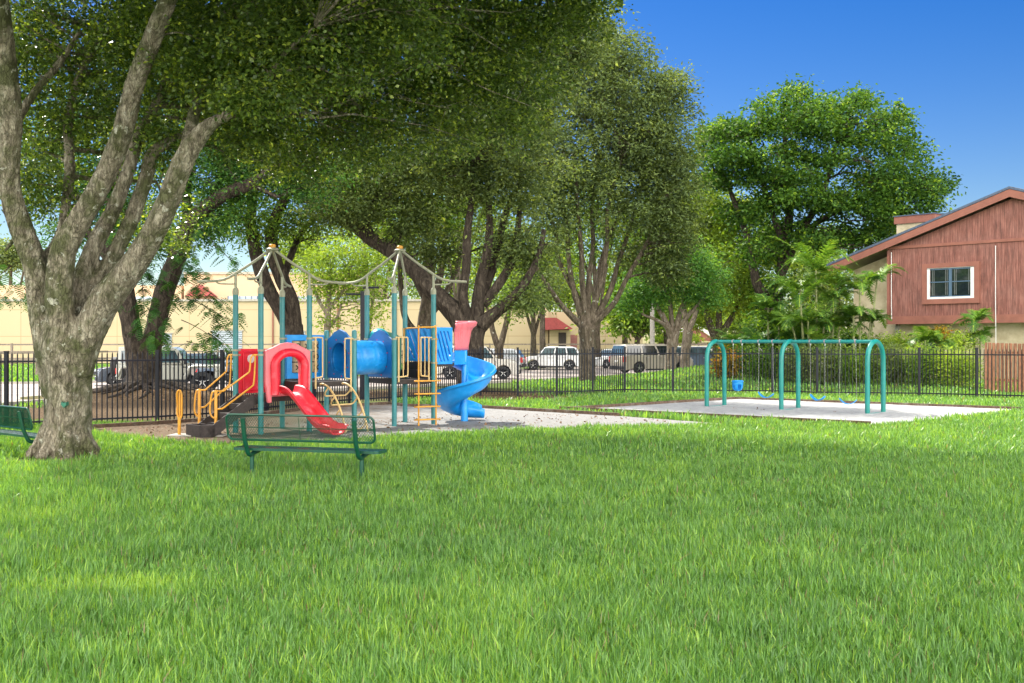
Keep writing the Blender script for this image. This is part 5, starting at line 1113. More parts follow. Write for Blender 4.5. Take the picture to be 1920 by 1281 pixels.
# ------------------------------------------------------------------ house (local frame: x along the facade, y inward, z up)
def house():
    root = thing('house', 'red brown two storey house with gabled roof and one blue framed window', 'house', (0, 0, 0))
    ML = math.tan(R(17.7)); peak = 6.9; ez = 6.3
    def rz_(t): return 9.63-abs(t-peak)*ML
    # upper overhanging facade (front) as a gable prism
    gab = [(0, 3.08), (13.8, 3.08), (13.8, rz_(13.8)-.42), (peak, 9.63-.42), (0, rz_(0)-.42)]
    mb = MB(); mb.prism(gab, lambda p: (p[0], 0, p[1]), lambda p: (p[0], 9, p[1])); wall = mb.build('upper_wall', M['siding'], root)
    mb = MB(); mb.box((6.9, -.035, 3.24), (13.8, .07, .42)); mb.box((6.9, -.03, 7.14), (13.7, .055, .15)); mb.box((.1, -.03, 5.0), (.14, .05, 3.4))
    mb.build('wall_trim', M['rust_trim'], wall)
    mb = MB(); mb.box((6.9, 5.0, 1.5), (13.2, 8.8, 3.14)); mb.build('ground_wall', M['stucco'], root)
    mb = MB(); mb.prism([(-2.6, 0), (0, 0), (0, rz_(0)-.5), (-2.6, rz_(-2.6)-.5)], lambda p: (p[0], .9, p[1]), lambda p: (p[0], 8.5, p[1])); mb.build('side_wing_wall', M['stucco'], root)
    # roof
    for s_ in (-1, 1):
        e = peak+s_*10.4; mb = MB()
        mb.prism([(peak, 9.63), (e, rz_(e)), (e, rz_(e)-.05), (peak, 9.58)], lambda p: (p[0], -.42, p[1]+.06+(.07 if p[1] > rz_(p[0])-.02 else 0)), lambda p: (p[0], 9.6, p[1]+.06+(.07 if p[1] > rz_(p[0])-.02 else 0))); rf = mb.build('roof', M['roof_edge'], root)
        mb = MB(); mb.prism([(peak, 9.62), (e, rz_(e)-.01), (e, rz_(e)-.38), (peak, 9.62-.38)], lambda p: (p[0], -.40, p[1]), lambda p: (p[0], -.34, p[1])); mb.build('barge_board', M['rust_trim'], rf)
        mb = MB(); mb.prism([(peak, 9.57), (e, rz_(e)-.06), (e, rz_(e)-.14), (peak, 9.49)], lambda p: (p[0], -.335, p[1]), lambda p: (p[0], 9.5, p[1])); mb.build('soffit', M['stucco'], rf)
    ch = MB(); ch.box((-.6, 5.0, 8.0), (2.3, 2.0, 1.9)); c_ = ch.build('chimney', M['stucco'], root)
    ch = MB(); ch.box((-.6, 5.0, 9.05), (2.5, 2.2, .42)); ch.build('chimney_trim', M['rust_trim'], c_); ch = MB(); ch.box((-.6, 5.0, 9.285), (2.6, 2.3, .05)); ch.build('chimney_cap', M['roof_edge'], c_)
    # window
    def tpx(x): k = (x-CX)/F; return (k*62-20.27)/(.66+.75*k)
    x0, x1 = tpx(1742), tpx(1825); zc = 0
    zz = lambda y, t: H0-(y-CY)/F*(62-.75*t)
    z0, z1 = zz(556.5, (x0+x1)/2), zz(501.5, (x0+x1)/2); fw = MB()
    for (a, b, c, d_) in ((x0-.36, x1+.36, z1, z1+.24), (x0-.36, x1+.36, z0-.36, z0-.1), (x0-.36, x0-.08, z0-.1, z1), (x1+.08, x1+.36, z0-.1, z1)): fw.box(((a+b)/2, -.05, (c+d_)/2), (b-a, .1, d_-c))
    win = fw.build('window', M['rust_trim'], root)
    fr = MB()
    for (a, b, c, d_) in ((x0-.08, x1+.08, z1-.025, z1), (x0-.08, x1+.08, z0-.1, z0), (x0-.08, x0+.06, z0, z1-.05), (x1-.12, x1+.08, z0, z1-.05)): fr.box(((a+b)/2, -.04, (c+d_)/2), (b-a, .06, d_-c))
    fr.build('window_surround', M['white_frame'], win)
    fr = MB(); xm = x0+.09; xn = x1-.12; fr.box(((xm+xn)/2, -.03, (z0+z1)/2+.02), (xn-xm, .04, .05)); fr.box(((xm+xn)/2, -.028, (z0+z1)/2), (.16, .04, z1-z0-.06))
    fr.box(((xm+xn)/2, -.03, z1-.075), (xn-xm, .038, .05)); fr.box(((xm+xn)/2, -.03, z0+.025), (xn-xm, .038, .05)); fr.build('window_frame', M['blue_frame'], win)
    fr = MB(); fr.box(((xm+xn)/2, -.012, (z0+z1)/2), (xn-xm, .02, z1-z0-.06)); fr.build('pane', M['dark_glass'], win)
    fr = MB()
    for u in (.05, .09, .38, .42, .60, .64, .95): fr.box((xm+(xn-xm)*u, -.006-.018, (z0+z1)/2), (.035, .006, z1-z0-.2))
    fr.build('curtain', M['curtain'], win)
    # ground floor opening, pipes and wires
    dr = MB(); dr.box((tpx(1735), .57, 1.2), (1.9, .06, 2.4)); d0 = dr.build('door', M['stucco'], root); dr = MB(); dr.box((tpx(1740), .53, 1.35), (1.2, .04, 1.9)); dr.build('door_glass', M['dark_glass'], d0)
    for xx, zb, zt in ((tpx(1868), 2.0, 6.9), (tpx(1673), 3.3, 6.9)): mb = MB(); mb.tube([(xx, -.09, zt), (xx, -.09, zt*.6), (xx+.02, -.09, zb)], .018, 6); mb.build('cable', M['white_frame'], root)
    mb = MB(); mb.box((.35, .5, 2.6), (.22, .2, .7)); mb.build('meter_box', M['kerb'], root)
    root.location = (20.27, 62, 0); root.rotation_euler = (0, 0, math.atan2(-.75, .66))
house()
# brown timber fence beside the house
a, b = Vector(px(1848, CY, 47)[:2]+(0,)), Vector(px(1990, CY, 43)[:2]+(0,)); t = thing('wooden_fence', 'reddish brown vertical board fence right of the shrubs below the house', 'fence', a.to_tuple())
n = 34; mb = MB(); dd = (b-a).normalized(); rz = math.atan2(dd.y, dd.x)
for k in range(n):
    q = a.lerp(b, (k+.5)/n); zg = float(terrain(q.x, q.y)); off = .03 if k % 2 else -.03; q = q+Vector((-dd.y, dd.x, 0))*off; mb.box((q.x, q.y, zg+1.0), (.125, .02, 2.0+.01*(k % 3)), rz)
mb.build('boards', M['brown_wood'], t)
mb = MB(); zg = float(terrain(a.x, a.y))
for z in (.5, 1.6): mb.beam(a+Vector((0, 0, z+zg)), b+Vector((0, 0, z+zg)), .035, .09)
mb.build('rails', M['brown_wood'], t)

# ------------------------------------------------------------------ far buildings and the long rail
def wall_box(mb, x0, x1, ytop, Yd, depth=10, ybot=None):
    a = px(x0, ytop, Yd); b = px(x1, ytop, Yd); z = a[2]; z0 = -.3 if ybot is None else px(0, ybot, Yd)[2]
    mb.box(((a[0]+b[0])/2, Yd+depth/2, (z+z0)/2), (b[0]-a[0], depth, z-z0)); return z
def far_buildings():
    Yd = 112; root = thing('warehouse', 'long low tan panel warehouse wall with grey roller shutters behind the trees', 'building', (px(400, CY, Yd)[0], Yd, 0))
    mb = MB(); z = wall_box(mb, -260, 872, 565, Yd); mb.build('wall', M['tanwall'], root)
    mb = MB(); a = px(-262, 0, Yd)[0]; b = px(874, 0, Yd)[0]; mb.box(((a+b)/2, Yd-.02, z+.1), (b-a, .3, .22)); mb.build('parapet', M['kerb'], root)
    for (x0, x1, y0) in ((398, 454, 621), (548, 572, 622), (800, 836, 622), (300, 322, 626)):
        mb = MB(); A = px(x0, y0, Yd-.06); B = px(x1, 655, Yd-.06); mb.box(((A[0]+B[0])/2, Yd-.05, A[2]/2), (B[0]-A[0], .1, A[2])); s_ = mb.build('roller_shutter', M['shutter'], root)
        mb = MB(); mb.box(((A[0]+B[0])/2, Yd-.08, A[2]+.06), (B[0]-A[0]+.3, .12, .1)); mb.build('lintel', M['kerb'], s_)
    for x in (512, 634, 742):
        mb = MB(); A = px(x, 570, Yd); mb.tube([(A[0], Yd-.1, A[2]), (A[0], Yd-.1, 0)], .09, 6); mb.build('downpipe', M['rust_trim'], root)
    mb = MB(); A = px(203, 602, Yd); mb.box((A[0], Yd-.15, A[2]), (.5, .3, .35)); mb.build('wall_lamp', M['white_frame'], root)
    Y2 = 124; root = thing('office_block', 'taller peach office block with louvred window bands above the warehouse', 'building', (px(520, CY, Y2)[0], Y2, 0))
    mb = MB(); z = wall_box(mb, 345, 705, 514, Y2, 12); mb.build('wall', M['peach'], root)
    mb = MB(); a = px(344, 0, Y2)[0]; b = px(706, 0, Y2)[0]; mb.box(((a+b)/2, Y2-.02, z+.1), (b-a, .3, .25)); mb.build('parapet', M['kerb'], root)
    for x0, x1 in ((428, 483), (484, 525), (560, 600), (620, 690)):
        mb = MB(); A = px(x0, 556, Y2); B = px(x1, 574, Y2); mb.box(((A[0]+B[0])/2, Y2-.05, (A[2]+B[2])/2), (B[0]-A[0], .1, A[2]-B[2])); w_ = mb.build('window', M['window_band'], root)
        mb = MB(); k = max(2, int((x1-x0)/10))
        for i in range(k+1): mb.box((A[0]+(B[0]-A[0])*i/k, Y2-.12, (A[2]+B[2])/2), (.08, .06, A[2]-B[2]+.1))
        mb.build('window_frame', M['blue_frame'], w_)
    mb = MB(); A = px(380, 535, Y2); B = px(408, 556, Y2); mb.prism([(A[0], A[2]), (B[0], B[2]), (B[0]-3.0, B[2])], lambda p: (p[0], Y2-1.6, p[1]), lambda p: (p[0], Y2-.02, p[1])); mb.build('awning', M['red_tile'], root)
    root = thing('storage_building', 'pale grey beige building rising over the wall at the far left', 'building', (px(60, CY, Y2)[0], Y2, 0))
    mb = MB(); wall_box(mb, -260, 340, 535, Y2, 12); mb.build('wall', M['peach'], root)
    mb = MB(); A = px(120, 556, Y2); B = px(300, 566, Y2); mb.box(((A[0]+B[0])/2, Y2-.05, (A[2]+B[2])/2), (B[0]-A[0], .1, .5)); mb.build('window_band', M['window_band'], root)
    Y3 = 106; root = thing('annex_building', 'tan annex with a red porch roof and dusty red door in the centre distance', 'building', (px(1000, CY, Y3)[0], Y3, 0))
    mb = MB(); wall_box(mb, 905, 1028, 575, Y3, 8); wall_box(mb, 1028, 1205, 585, Y3+5, 6); mb.build('wall', M['tanwall'], root)
    A = px(1018, 596, Y3-2); B = px(1070, 617, Y3-2); mb = MB(); mb.prism([(A[0]-.2, A[2]), (A[0]+1.2, A[2]), (B[0]+.2, B[2]), (B[0]-2.6, B[2]-.1)], lambda p: (p[0], Y3-2.4, p[1]), lambda p: (p[0], Y3+5, p[1])); mb.build('porch_roof', M['red_tile'], root)
    mb = MB(); A = px(1030, 617, Y3); B = px(1068, 617, Y3); mb.box(((A[0]+B[0])/2, Y3+1.5, A[2]/2-.05), (B[0]-A[0], 6, A[2]-.12)); pch = mb.build('porch', M['tanwall'], root)
    mb = MB(); A = px(1046, 624, Y3); B = px(1060, 640, Y3); mb.box(((A[0]+B[0])/2, Y3-1.53, A[2]/2), (B[0]-A[0], .06, A[2])); mb.build('doorway', M['deck'], pch)
    mb = MB(); A = px(1068, 628, Y3+5); B = px(1082, 640, Y3+5); mb.box(((A[0]+B[0])/2, Y3+4.95, A[2]/2), (B[0]-A[0], .1, A[2])); mb.build('door', M['door_red'], root)
    Y4 = 118; root = thing('cottage', 'small house with an orange gable and white trim behind the parked cars', 'house', (px(1300, CY, Y4)[0], Y4, 0))
    P = [px(1262, 640, Y4), px(1335, 640, Y4), px(1335, 634, Y4), px(1298, 608, Y4), px(1262, 634, Y4)]
    mb = MB(); mb.prism(P, lambda p: (p[0], Y4, max(p[2], 0)), lambda p: (p[0], Y4+8, max(p[2], 0))); mb.build('gable', M['rust_trim'], root)
    mb = MB(); mb.box(((P[0][0]+P[1][0])/2, Y4+3.9, 1.0), (P[1][0]-P[0][0]-.3, 7, 2.0)); mb.build('wall', M['stucco'], root)
    mb = MB(); mb.beam((P[3][0], Y4-.15, P[3][2]+.1), (P[2][0]+.6, Y4-.15, P[2][2]-.1), .12, .3); mb.beam((P[3][0], Y4-.15, P[3][2]+.1), (P[4][0]-.6, Y4-.15, P[4][2]-.1), .12, .3); mb.build('white_trim', M['white_frame'], root)
    root = thing('low_wall', 'low white slatted wall behind the cars under the orange gable', 'wall', (px(1280, CY, 100)[0], 100, 0))
    mb = MB(); A = px(1205, 0, 100)[0]; B = px(1480, 0, 100)[0]; mb.box(((A+B)/2, 100, .85), (B-A, .15, 1.7)); k = 60
    for i in range(k): mb.box((A+(B-A)*(i+.5)/k, 99.9, .85), (.12, .05, 1.6))
    mb.build('wall', M['white_frame'], root)
far_buildings()
def post_rail(name, label, pts, zt, rails, step=3.0):
    root = thing(name, label, 'fence', (*pts[0], 0)); mb = MB()
    for a, b in zip(pts[:-1], pts[1:]):
        for z in rails: mb.beam((*a, z), (*b, z), .06, .13)
    mb.build('rails', M['grey_wood'], root)
    for a, b in zip(pts[:-1], pts[1:]):
        A = Vector((*a, 0)); B = Vector((*b, 0)); k = max(1, int((B-A).length/step))
        for i in range(k): q = A.lerp(B, i/k); mb = MB(); mb.box((q.x, q.y, zt/2), (.16, .16, zt)); mb.build('post', M['grey_wood'], root)
post_rail('rail_fence', 'long grey brown post and rail fence in front of the tan warehouse', [(-46, 92), (-36, 96), (-20, 100), (-2, 103), (12, 103), (26, 101)], 1.95, (1.85, 1.25, .7), 4.2)
post_rail('rail_fence', 'nearer weathered rail fence at the far left behind the near tree', [(-36, 62), (-29, 70), (-27.5, 78)], 1.5, (1.42, .95), 3.5)

# ------------------------------------------------------------------ cars
def wheel(root, x, y, r, w_, side):
    Mx = Matrix.Rotation(R(90), 3, 'X'); mb = MB(); prof = [(r*.6, -w_/2), (r*.86, -w_/2), (r*.97, -w_/2*.8), (r, -w_/2*.4), (r, w_/2*.4), (r*.97, w_/2*.8), (r*.86, w_/2), (r*.6, w_/2)]
    mb.lathe(prof, (x, y, r), Mx, 28, cap=False); ty = mb.build('wheel', M['black'], root, smooth=True)
    mb = MB(); yo = y+side*w_*.28; mb.lathe([(r*.62, -.03), (r*.62, .03)], (x, yo, r), Mx, 24, cap=False); mb.lathe([(r*.16, -.05), (r*.16, .05)], (x, yo, r), Mx, 12)
    for k in range(5):
        a = 2*PI*k/5+.3; mb.beam((x+math.cos(a)*r*.1, yo+side*.03, r+math.sin(a)*r*.1), (x+math.cos(a)*r*.62, yo+side*.04, r+math.sin(a)*r*.62), .03, r*.16, up=(0, 1, 0))
    mb.lathe([(r*.58, -.01), (r*.6, .01)], (x, yo, r), Mx, 24, cap=False); mb.build('rim', M['chrome'], ty)
    mb = MB(); mb.lathe([(r*.6, -.02), (.001, -.02)], (x, y, r), Mx, 20, cap=False); mb.build('brake_disc', M['iron'], ty)
def car(label, paint, L, W, Hh, style='suv', group='cars parked on the drive'):
    root = thing('parked_car', label, 'car', (0, 0, 0), group)
    r = {'suv': .36, 'sedan': .32, 'van': .36, 'truck': .40}[style]; gc = .22 if style != 'sedan' else .17; wb = L*.60; xf = L/2-L*.185; xr = xf-wb
    belt = Hh*.60; hood = Hh*(.56 if style != 'sedan' else .60); h0 = L/2
    if style == 'van': gh = [(-L/2+.04, belt), (h0-L*.24, belt), (h0-L*.33, Hh-.09), (h0-L*.42, Hh-.01), (-L/2+.5, Hh-.01), (-L/2+.22, Hh-.07)]
    elif style == 'sedan': gh = [(-L/2+.62, belt+.04), (h0-L*.25, belt), (h0-L*.38, Hh-.08), (h0-L*.45, Hh), (-L/2+1.35, Hh-.01), (-L/2+1.1, Hh-.08)]
    elif style == 'truck': gh = [(-L*.10, belt), (h0-L*.24, belt), (h0-L*.31, Hh-.1), (h0-L*.36, Hh), (-L*.06, Hh-.01), (-L*.085, Hh-.1)]
    else: gh = [(-L/2+.10, belt), (h0-L*.26, belt), (h0-L*.375, Hh-.08), (h0-L*.44, Hh-.005), (-L/2+.75, Hh-.03), (-L/2+.45, Hh-.12)]
    # lower body outline with wheel arches
    def archp(xc): return [(xc+math.cos(R(a))*(r+.07), r*.98+math.sin(R(a))*(r+.07)) for a in range(-12, 193, 15)]
    hl = gh[1][0]
    top = [(-L/2+.02, gc+.25), (-L/2, belt*.62), (-L/2+.03, belt-.04), (-L/2+.10, belt), (hl, belt), (hl+(h0-hl)*.5, (belt+hood)/2), (h0-.22, hood-.06), (h0-.05, hood*.80), (h0, hood*.62), (h0-.02, gc+.14), (h0-.10, gc)]
    if style == 'sedan': top[3] = (-L/2+.15, belt+.02)
    out = top+archp(xf)+archp(xr)+[(-L/2+.12, gc)]
    mb = MB(); y1 = W/2; n = len(out); vs = []
    for y, ins, dz in ((-y1, .0, 0), (-y1*.9, 0, 0), (y1*.9, 0, 0), (y1, 0, 0)):
        for x, z in out:
            k = 1.0; yy = y
            if abs(y) == y1: yy = y*(1-.06*max(0, (z-belt*.55)/belt)-.03*max(0, (gc+.25-z)))
            xx = x
            if abs(y) == y1 and abs(x) > L/2-.35: xx = x-math.copysign(.10, x)*(1 if abs(x) > L/2-.12 else .5)
            vs.append((xx, yy, z))
    fs = [tuple(range(n)), tuple(3*n+i for i in range(n))[::-1]]+[(s_*n+i, s_*n+(i+1) % n, (s_+1)*n+(i+1) % n, (s_+1)*n+i) for s_ in range(3) for i in range(n)]
    mb.add(vs, fs); body = mb.build('body', paint, root, smooth=True, bevel=.035, seg=3)
    # cabin
    ty = .17; m = len(gh); zb = belt
    def gv(i, sgn):
        x, z = gh[i]; k = (z-zb)/(Hh-zb); return Vector((x, sgn*(y1-.045-ty*max(0, k)), z))
    mb = MB(); vs = [gv(i, -1) for i in range(m)]+[gv(i, 1) for i in range(m)]
    mb.add(vs, [tuple(range(m)), tuple(range(m, 2*m))[::-1]]+[(i, (i+1) % m, (i+1) % m+m, i+m) for i in range(m)]); cab = mb.build('cabin', paint, root, smooth=True, bevel=.03, seg=2)
    def pane(q, name, inset=.0, parent=cab):
        c = sum(q, Vector())/len(q); nn = (q[1]-q[0]).cross(q[-1]-q[0]).normalized()
        if nn.dot(c-Vector((c.x*.2, 0, zb))) < 0: nn = -nn
        a = [v+nn*.012 for v in q]; b = [v-nn*.02 for v in q]; k = len(q); mm_ = MB()
        mm_.add(a+b, [tuple(range(k)), tuple(range(k, 2*k))[::-1]]+[(i, (i+1) % k, (i+1) % k+k, i+k) for i in range(k)]); mm_.build(name, M['dark_glass'] if name == 'side_window' and style == 'van' else M['lightglass'], parent)
    zt = Hh-.13; zl = zb+.05
    def sidept(x, z, sgn): k = (z-zb)/(Hh-zb); return Vector((x, sgn*(y1-.045-ty*k), z))
    def xfront(z): (xa, za), (xb, zb_) = gh[1], gh[2]; return xa+(xb-xa)*(z-za)/(zb_-za)
    def xrear(z): (xa, za), (xb, zb_) = gh[0], gh[-1]; return xa+(xb-xa)*(z-za)/(zb_-za)
    x_lo0, x_lo1, x_hi0, x_hi1 = xrear(zl)+.16, xfront(zl)-.12, xrear(zt)+.14, xfront(zt)-.08
    cuts = {'suv': (.0, .27, .31, .62, .66, 1), 'van': (0, .30, .34, .64, .68, 1), 'sedan': (0, .16, .19, .55, .59, 1), 'truck': (0, .38, .44, 1)}[style]
    for sgn in (-1, 1):
        for a, b in zip(cuts[::2], cuts[1::2]):
            q = [sidept(x_lo0+(x_lo1-x_lo0)*a, zl, sgn), sidept(x_lo0+(x_lo1-x_lo0)*b, zl, sgn), sidept(x_hi0+(x_hi1-x_hi0)*b, zt, sgn), sidept(x_hi0+(x_hi1-x_hi0)*a, zt, sgn)]; pane(q, 'side_window')
    for (xlo, xhi, nm) in ((xfront(zl), xfront(zt+.03), 'windshield'), (xrear(zl), xrear(zt), 'rear_window')):
        k0, k1 = (zl-zb)/(Hh-zb), (zt-zb)/(Hh-zb); wa, wb_ = y1-.045-ty*k0-.09, y1-.045-ty*k1-.09; z2 = zt+.03 if nm == 'windshield' else zt
        pane([Vector((xlo, -wa, zl)), Vector((xlo, wa, zl)), Vector((xhi, wb_, z2)), Vector((xhi, -wb_, z2))], nm)
    # fittings
    for sgn in (-1, 1):
        mb = MB(); mb.box((h0-.12, sgn*(y1-.24), hood*.78), (.20, .34, .15)); mb.build('headlight', M['clear_lamp'], root, bevel=.03)
        mb = MB(); mb.box((-L/2+.08, sgn*(y1-.10), belt*.80), (.16, .19, .36 if style != 'sedan' else .18)); mb.build('taillight', M['red_lamp'], root, bevel=.02)
        mb = MB(); mb.box((hl-.12, sgn*(y1+.09), belt+.10), (.13, .2, .16)); mb.build('mirror', paint, root, bevel=.03)
        for xx in (hl-L*.20, hl-L*.42): mb = MB(); mb.box((xx, sgn*(y1-.012), belt-.12), (.16, .03, .03)); mb.build('door_handle', M['chrome'], body)
        mb = MB()
        for xx in (hl-.05, hl-L*.24, hl-L*.45): mb.box((xx, sgn*(y1-.014), belt*.62), (.012, .03, belt*.62))
        mb.box(((xf+xr)/2, sgn*(y1-.02), gc+.04), (wb-2*r-.2, .05, .10)); mb.build('door_seams', M['black'], body)
    mb = MB(); mb.box((h0-.03, 0, gc+.18), (.14, W*.86, .20)); mb.build('front_bumper', M['black'] if style != 'sedan' else paint, root, bevel=.03)
    mb = MB(); mb.box((h0-.02, 0, hood*.68), (.08, W*.42, .16)); mb.build('grille', M['black'], root, bevel=.01)
    mb = MB(); mb.box((-L/2+.02, 0, gc+.16), (.14, W*.88, .22)); mb.build('rear_bumper', M['black'] if style != 'sedan' else paint, root, bevel=.03)
    mb = MB(); mb.box((-L/2-.012, 0, belt*.70), (.03, .34, .13)); mb.build('licence_plate', M['white_frame'], root)
    for x in (xf, xr):
        for sgn in (-1, 1): wheel(root, x, sgn*(y1-.13), r, .22, sgn)
    mb = MB(); mb.box((0, 0, gc+.16), (L*.86, W*.72, .2)); mb.build('underbody', M['black'], root)
    return root
def place(c, pxx, Yd, deg, z=.02): x, y, _ = px(pxx, CY, Yd); c.location = (x, y, z); c.rotation_euler = (0, 0, R(deg)); return c
place(car('cream pickup like car whose hood shows right of the spiral slide', M['cream_car'], 4.9, 1.9, 1.86, 'suv'), 893, 64, -2)
place(car('white crossover car seen side on between two fence posts in mid picture', M['white_car'], 4.4, 1.8, 1.74, 'suv'), 1036, 84, 176)
place(car('white car nose on beside the thick fan tree trunk', M['white_car'], 4.5, 1.8, 1.5, 'sedan'), 1150, 90, 215)
place(car('big silver taupe van with red orange tail light behind the young tree', M['taupe_car'], 5.3, 1.95, 1.9, 'van'), 1222, 74.5, 25, .05)
place(car('steel blue sport wagon parked beyond the van near the left swing arch', M['blue_car'], 4.7, 1.85, 1.7, 'suv'), 1308, 84, 10)
place(car('pale sedan parked behind the left swing arch leg', M['silver_car'], 4.6, 1.8, 1.45, 'sedan'), 1372, 88, 30)
place(car('dark slate sedan half behind the spare wheel of the boxy car', M['dark_car'], 4.6, 1.8, 1.45, 'sedan'), 272, 55, 205)
place(car('bluish car whose windscreen shows over the hood of the boxy car', M['blue_car'], 4.5, 1.8, 1.5, 'sedan'), 380, 57, 20)
place(car('grey car partly hidden behind the cream pickup like car', M['silver_car'], 4.5, 1.8, 1.6, 'suv'), 925, 82, 170)
def boxy():
    root = thing('parked_car', 'boxy putty coloured off road car with a spare wheel behind the forked dark tree', 'car', (0, 0, 0), 'cars parked on the drive'); P = M['jeep']; W = 1.72; y1 = W/2
    mb = MB(); out = [(-1.85, .50), (-1.85, 1.12), (.72, 1.12), (1.0, 1.10), (1.85, 1.03), (1.90, .62), (1.60, .52), (1.62, .98), (.80, .98), (.62, .50), (-.72, .50), (-.80, .98), (-1.60, .98), (-1.72, .5)]
    mb.prism(out, lambda p: (p[0], -y1+.12*(1 if p[0] > .9 else 0), p[1]), lambda p: (p[0], y1-.12*(1 if p[0] > .9 else 0), p[1])); body = mb.build('body', P, root, bevel=.03, seg=2)
    mb = MB(); cab = [(-1.83, 1.12), (.60, 1.12), (.32, 1.70), (.12, 1.80), (-1.78, 1.80)]; i0 = .10
    mb.add([Vector((x, -y1+.03+(z-1.12)*i0, z)) for x, z in cab]+[Vector((x, y1-.03-(z-1.12)*i0, z)) for x, z in cab], [(0, 1, 2, 3, 4), (9, 8, 7, 6, 5)]+[(i, (i+1) % 5, (i+1) % 5+5, i+5) for i in range(5)]); ht = mb.build('hard_top', P, root, bevel=.03)
    for sgn in (-1, 1):
        for q, nm in (([(-1.70, 1.18), (-.98, 1.18), (-.98, 1.66), (-1.68, 1.66)], 'side_window'), ([(-.62, 1.18), (.42, 1.18), (.22, 1.66), (-.62, 1.66)], 'side_window')):
            mb = MB(); f = lambda p, o: (p[0], sgn*(y1-.03-(p[1]-1.12)*i0+o), p[1]); mb.prism(q, lambda p: f(p, -.01), lambda p: f(p, .008)); mb.build(nm, M['lightglass'], ht)
        for xc in (1.21, -1.20):
            mb = MB(); P2 = [(xc-.62, .62), (xc-.46, .98), (xc-.30, 1.03), (xc+.42, 1.03), (xc+.56, .82)]; mb.tube([(x, sgn*(y1+.06), z) for x, z in P2], .055, 8); mb.box((xc+.02, sgn*(y1+.03), 1.03), (.9, .18, .05)); mb.build('fender_flare', P, root, smooth=True)
        mb = MB(); mb.box((.62, sgn*(y1+.12), 1.22), (.10, .16, .22)); mb.build('mirror', M['black'], root, bevel=.03)
        mb = MB(); mb.box((-.50, sgn*(y1+.012), 1.02), (.17, .03, .045)); mb.build('door_handle', M['black'], body)
        mb = MB()
        for xx in (-.66, .52): mb.box((xx, sgn*(y1+.001), .82), (.014, .01, .56))
        for zz in (.72, 1.0): mb.box((.60, sgn*(y1+.012), zz), (.14, .02, .04))
        mb.box((-.05, sgn*(y1-.02), .44), (1.5, .12, .12)); mb.build('door_seams', M['black'], body)
        mb = MB(); mb.box((-1.83, sgn*(y1-.10), .85), (.1, .16, .22)); mb.build('taillight', M['red_lamp'], root)
        mb = MB(); mb.lathe([(.11, -.03), (.11, .03)], (1.90, sgn*.48, .88), Matrix.Rotation(R(90), 3, 'Y'), 18); mb.build('headlight', M['clear_lamp'], root)
        for x in (1.21, -1.20): wheel(root, x, sgn*(y1-.06), .41, .26, sgn)
    mb = MB(); q = [(.58, 1.16), (.345, 1.66)]; a, b = q; yy = y1-.16; mb.add([(a[0]+.02, -yy, a[1]), (a[0]+.02, yy, a[1]), (b[0]+.02, yy-.05, b[1]), (b[0]+.02, -yy+.05, b[1]), (a[0]-.01, -yy, a[1]), (a[0]-.01, yy, a[1]), (b[0]-.01, yy-.05, b[1]), (b[0]-.01, -yy+.05, b[1])], [(0, 1, 2, 3), (7, 6, 5, 4), (0, 4, 5, 1), (1, 5, 6, 2), (2, 6, 7, 3), (3, 7, 4, 0)]); mb.build('windshield', M['lightglass'], ht)
    mb = MB(); mb.box((1.98, 0, .58), (.2, 1.6, .2)); mb.build('front_bumper', M['black'], root, bevel=.02); mb = MB(); mb.box((-1.93, 0, .55), (.16, 1.6, .18)); mb.build('rear_bumper', M['black'], root, bevel=.02)
    mb = MB(); mb.lathe([(.24, -.12), (.35, -.12), (.40, -.07), (.40, .07), (.35, .12), (.24, .12)], (-2.03, -.12, 1.0), Matrix.Rotation(R(90), 3, 'Y'), 26, cap=False); sp_ = mb.build('spare_wheel', M['black'], root, smooth=True)
    mb = MB(); mb.lathe([(.25, -.02), (.25, .02)], (-2.1, -.12, 1.0), Matrix.Rotation(R(90), 3, 'Y'), 22, cap=False)
    for k in range(5): a = 2*PI*k/5; mb.beam((-2.12, -.12, 1.0), (-2.12, -.12+.24*math.cos(a), 1.0+.24*math.sin(a)), .03, .07, up=(1, 0, 0))
    mb.build('rim', M['chrome'], sp_)
    mb = MB(); mb.box((-.1, 0, .52), (3.0, 1.2, .2)); mb.build('underbody', M['black'], root)
    return root
bx_ = place(boxy(), 323, 47.8, 7); bx_.scale = (1.12, 1.05, 1.03)

# ------------------------------------------------------------------ palms and shrubs
def frond(Vs, Ts, r, base_, az, L, lift, droop, wl=.56, nl=44, tt=.45):
    p = np.array(base_, float); d = np.array([math.cos(az), math.sin(az)]); pts = []
    for i in range(nl+1):
        t = i/nl; rad = L*t*(1-.12*t); z = lift*L*t-droop*L*t**2.3
        pts.append(p+np.array([d[0]*rad, d[1]*rad, z]))
    pts = np.array(pts); side = np.array([-d[1], d[0], 0])
    for i in range(2, nl):
        t = i/nl; ln = wl*math.sin(PI*min(1, .12+.9*t))**.6*(1.05-.55*t); tg = pts[i+1]-pts[i-1]; tg /= np.linalg.norm(tg)
        for s_ in (-1, 1):
            jit = r.normal(0, .08, 3); e = pts[i]+side*s_*ln*.80+tg*ln*.55+np.array([0, 0, (.12-.42*r.random())*ln])+jit*ln; w_ = tg*.021*(1+L*.25)
            Vs.append([pts[i]-w_, pts[i]+w_, e+w_*.35, e-w_*.2]); Ts += [float(np.clip(tt+r.normal(0, .12), 0, 1))]*4
    w_ = side*.02*1.2
    for i in range(nl-1): Vs.append([pts[i]-w_, pts[i]+w_, pts[i+1]+w_*.8, pts[i+1]-w_*.8]); Ts += [.8]*4
